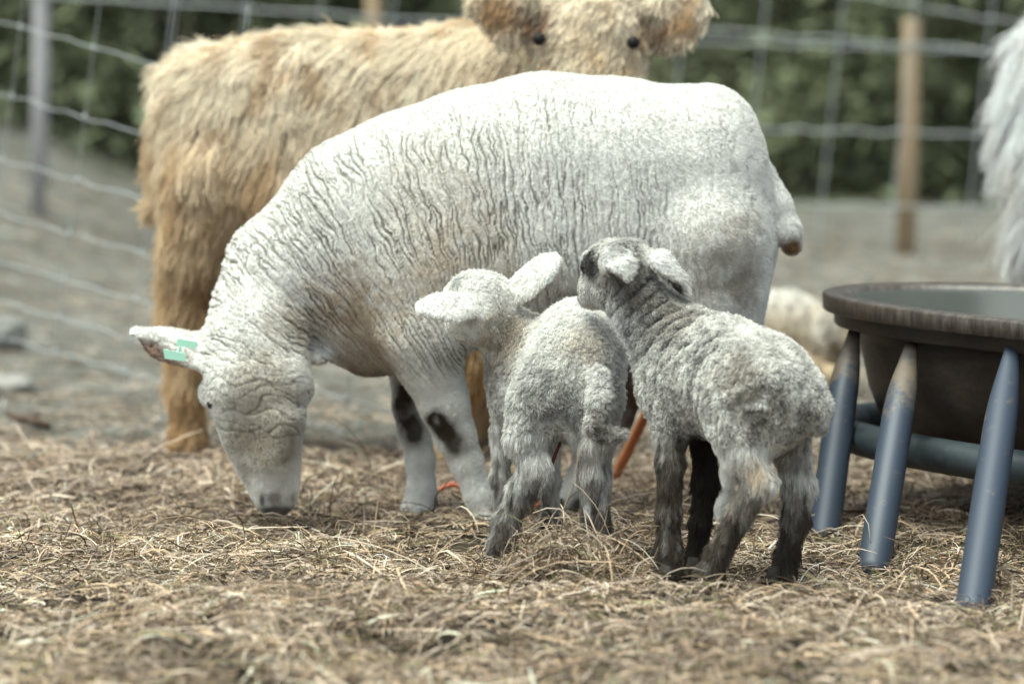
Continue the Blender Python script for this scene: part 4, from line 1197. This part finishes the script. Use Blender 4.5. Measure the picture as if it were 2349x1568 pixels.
# ------------------------------------------------------------------ hay
def build_hay():
    PAL = np.array([(.42, .335, .22), (.36, .32, .255), (.13, .085, .05), (.58, .52, .40), (.27, .155, .075), (.06, .045, .032), (.24, .20, .15)])
    PR = np.array([.21, .19, .17, .11, .09, .13, .10])
    MND = [(G(1310, 1345, 0), .075, .03), (G(1010, 1215, 0), .10, .02), (G(300, 1330, 0), .25, .02), (G(700, 1420, 0), .3, .03), (G(1500, 1480, 0), .3, .03), (G(1900, 1560, 0), .3, .04), (G(300, 1560, 0), .35, .04)]
    MND[0][0][1] -= .02
    def height(x, y):
        P = np.stack([x, y, 0 * x], -1)
        h = np.maximum(noise(P, .22, 8, 2) * .016 + .003, 0) + np.maximum(noise(P, .07, 9) * .008, 0)
        for c, r, hh in MND:
            h = h + hh * np.exp(-((x - c[0]) ** 2 + (y - c[1]) ** 2) / r ** 2)
        return h
    def stems(n, x0, x1, y0, y1, Lm, Ls, wlo, whi, up, lift, npt, fn=None):
        x = RNG.uniform(x0, x1, n); y = RNG.uniform(y0, y1, n)
        if fn is not None:
            k = RNG.random(n) < fn(x, y); x, y = x[k], y[k]; n = len(x)
        tr = np.ones(n)                              # trampled flat where the animals and the trough stand
        for (u, v, r) in ((1622, 1372, .10), (1790, 1368, .09), (1538, 1345, .08), (1600, 1335, .06), (2228, 1405, .09), (2000, 1320, .07), (1888, 1240, .06), (1113, 1245, .07), (960, 1222, .06), (1150, 1278, .08), (1385, 1285, .08), (635, 1190, .05)):
            c0 = G(u, v, 0)
            tr = np.minimum(tr, .12 + .88 * sstep(.55, 1.15, np.hypot(x - c0[0], (y - c0[1]) * .8) / r))
        k = RNG.random(n) < tr
        x, y = x[k], y[k]; n = len(x)
        k = RNG.random(n) < .30 + .70 * sstep(-.32, .10, noise(np.stack([x, y, 0 * x], -1), .20, 14, 2))
        x, y = x[k], y[k]; n = len(x)
        L = np.clip(Lm * np.exp(RNG.normal(size=n) * Ls), .012, .32)
        yaw = RNG.uniform(0, 2 * np.pi, n); pit = RNG.normal(size=n) * up
        kap = RNG.normal(size=n) * .38; kp = -np.abs(RNG.normal(size=n)) * (pit * 1.5 + .25) * .9
        kink = (RNG.random(n) < .4) * RNG.normal(size=n) * .8
        st = np.arange(npt) / (npt - 1)
        X = np.zeros((n, npt, 3)); cur = np.zeros((n, 3))
        kat = RNG.integers(1, npt - 1, n)
        for i in range(npt):
            X[:, i] = cur
            a = yaw + kap * (st[i] - .5) + kink * (i >= kat)
            b = pit + kp * (st[i] - .5) * 2
            cur = cur + (L / (npt - 1))[:, None] * np.stack([np.cos(b) * np.cos(a), np.cos(b) * np.sin(a), np.sin(b)], -1)
        X -= X[:, npt // 2][:, None] * np.array([1, 1, 0])
        zl = X[:, :, 2].min(1)
        X[:, :, 2] -= zl[:, None] * .7
        X += np.stack([x, y, 0 * x], -1)[:, None]
        g = ground_z(X[:, :, 0], X[:, :, 1]) + height(X[:, :, 0], X[:, :, 1])
        X[:, :, 2] += g * .6 + (g.mean(1) * .4)[:, None] + (RNG.random(n) * lift)[:, None] - .004
        X[:, :, 2] = np.maximum(X[:, :, 2], ground_z(X[:, :, 0], X[:, :, 1]) + .001)
        d = unit(np.gradient(X, axis=1))
        upv = unit(np.array([0, 0, 1.0]) + RNG.normal(size=(n, 3)) * .7)[:, None]
        sd = unit(np.cross(d, np.broadcast_to(upv, d.shape)) + 1e-6); nn = np.cross(sd, d)
        wd = (RNG.uniform(wlo, whi, n))[:, None, None] * np.interp(st, [0, .15, .75, 1], [.7, 1, .9, .35])[None, :, None]
        R = np.stack([X - sd * wd, X + nn * wd * .8, X + sd * wd], 2)
        V = R.reshape(-1, 3)
        b0 = (np.arange(n) * npt * 3)[:, None, None] + (np.arange(npt - 1) * 3)[None, :, None]
        q = np.concatenate([b0 + np.array([0, 1, 4, 3]), b0 + np.array([1, 2, 5, 4])], 1).reshape(-1, 4)
        c = PAL[RNG.choice(len(PAL), n, p=PR / PR.sum())] * (1 + .22 * RNG.normal(size=(n, 1)))
        far = sstep(-.3, .6, y)[:, None]
        c = c * (1 - .25 * far) + c.mean(1, keepdims=True) * np.array([1.0, .93, .80]) * .25 * far
        c = c * (.78 + .5 * sstep(-.5, .6, noise(np.stack([x, y, 0 * x], -1), .18, 12, 2)))[:, None]
        c = np.clip(c * np.array([1.14, 1.02, 1.01]), .02, .75); c[:, 0] = np.minimum(c[:, 0], c[:, 2] * 2.1 + .02)
        return V, q, np.repeat(c, npt * 3, 0)
    parts = [stems(72000, -1.45, 1.45, -1.75, .95, .044, .45, .0006, .0013, .15, .009, 6),
             stems(110000, -1.45, 1.45, -1.75, .95, .021, .5, .0006, .0014, .22, .008, 4),
             stems(2200, -1.45, 1.45, -1.75, .75, .085, .35, .0007, .0014, .18, .018, 8),
             stems(3000, -1.45, 1.45, -1.75, .7, .05, .4, .0007, .0014, .8, .01, 6),
             stems(14000, -2.4, 2.4, .95, 6.5, .05, .5, .0008, .0018, .15, .006, 4),
             stems(26000, -1.7, 1.7, .7, 2.4, .03, .5, .0007, .0016, .18, .006, 4, lambda x, y: sstep(2.4, .8, y))]
    parts.append(stems(11000, -1.45, 1.45, -1.75, .95, .045, .45, .0015, .0027, .10, .012, 5))
    c = MND[0][0]
    parts.append(stems(1500, c[0] - .11, c[0] + .11, c[1] - .08, c[1] + .07, .06, .45, .0007, .0014, .45, .035, 6))
    VV, QQ, CC, o = [], [], [], 0
    for V, q, cc in parts:
        VV.append(V); QQ.append(q + o); CC.append(cc); o += len(V)
    m = material('hay_straw', rough=.7, attr=True, spec=.25)
    ob = build_mesh('hay', np.concatenate(VV), np.concatenate(QQ), m, cols=np.concatenate(CC))
    tag(ob, 'loose trampled hay and straw strewn over the yard', 'hay', kind='stuff')
build_hay()
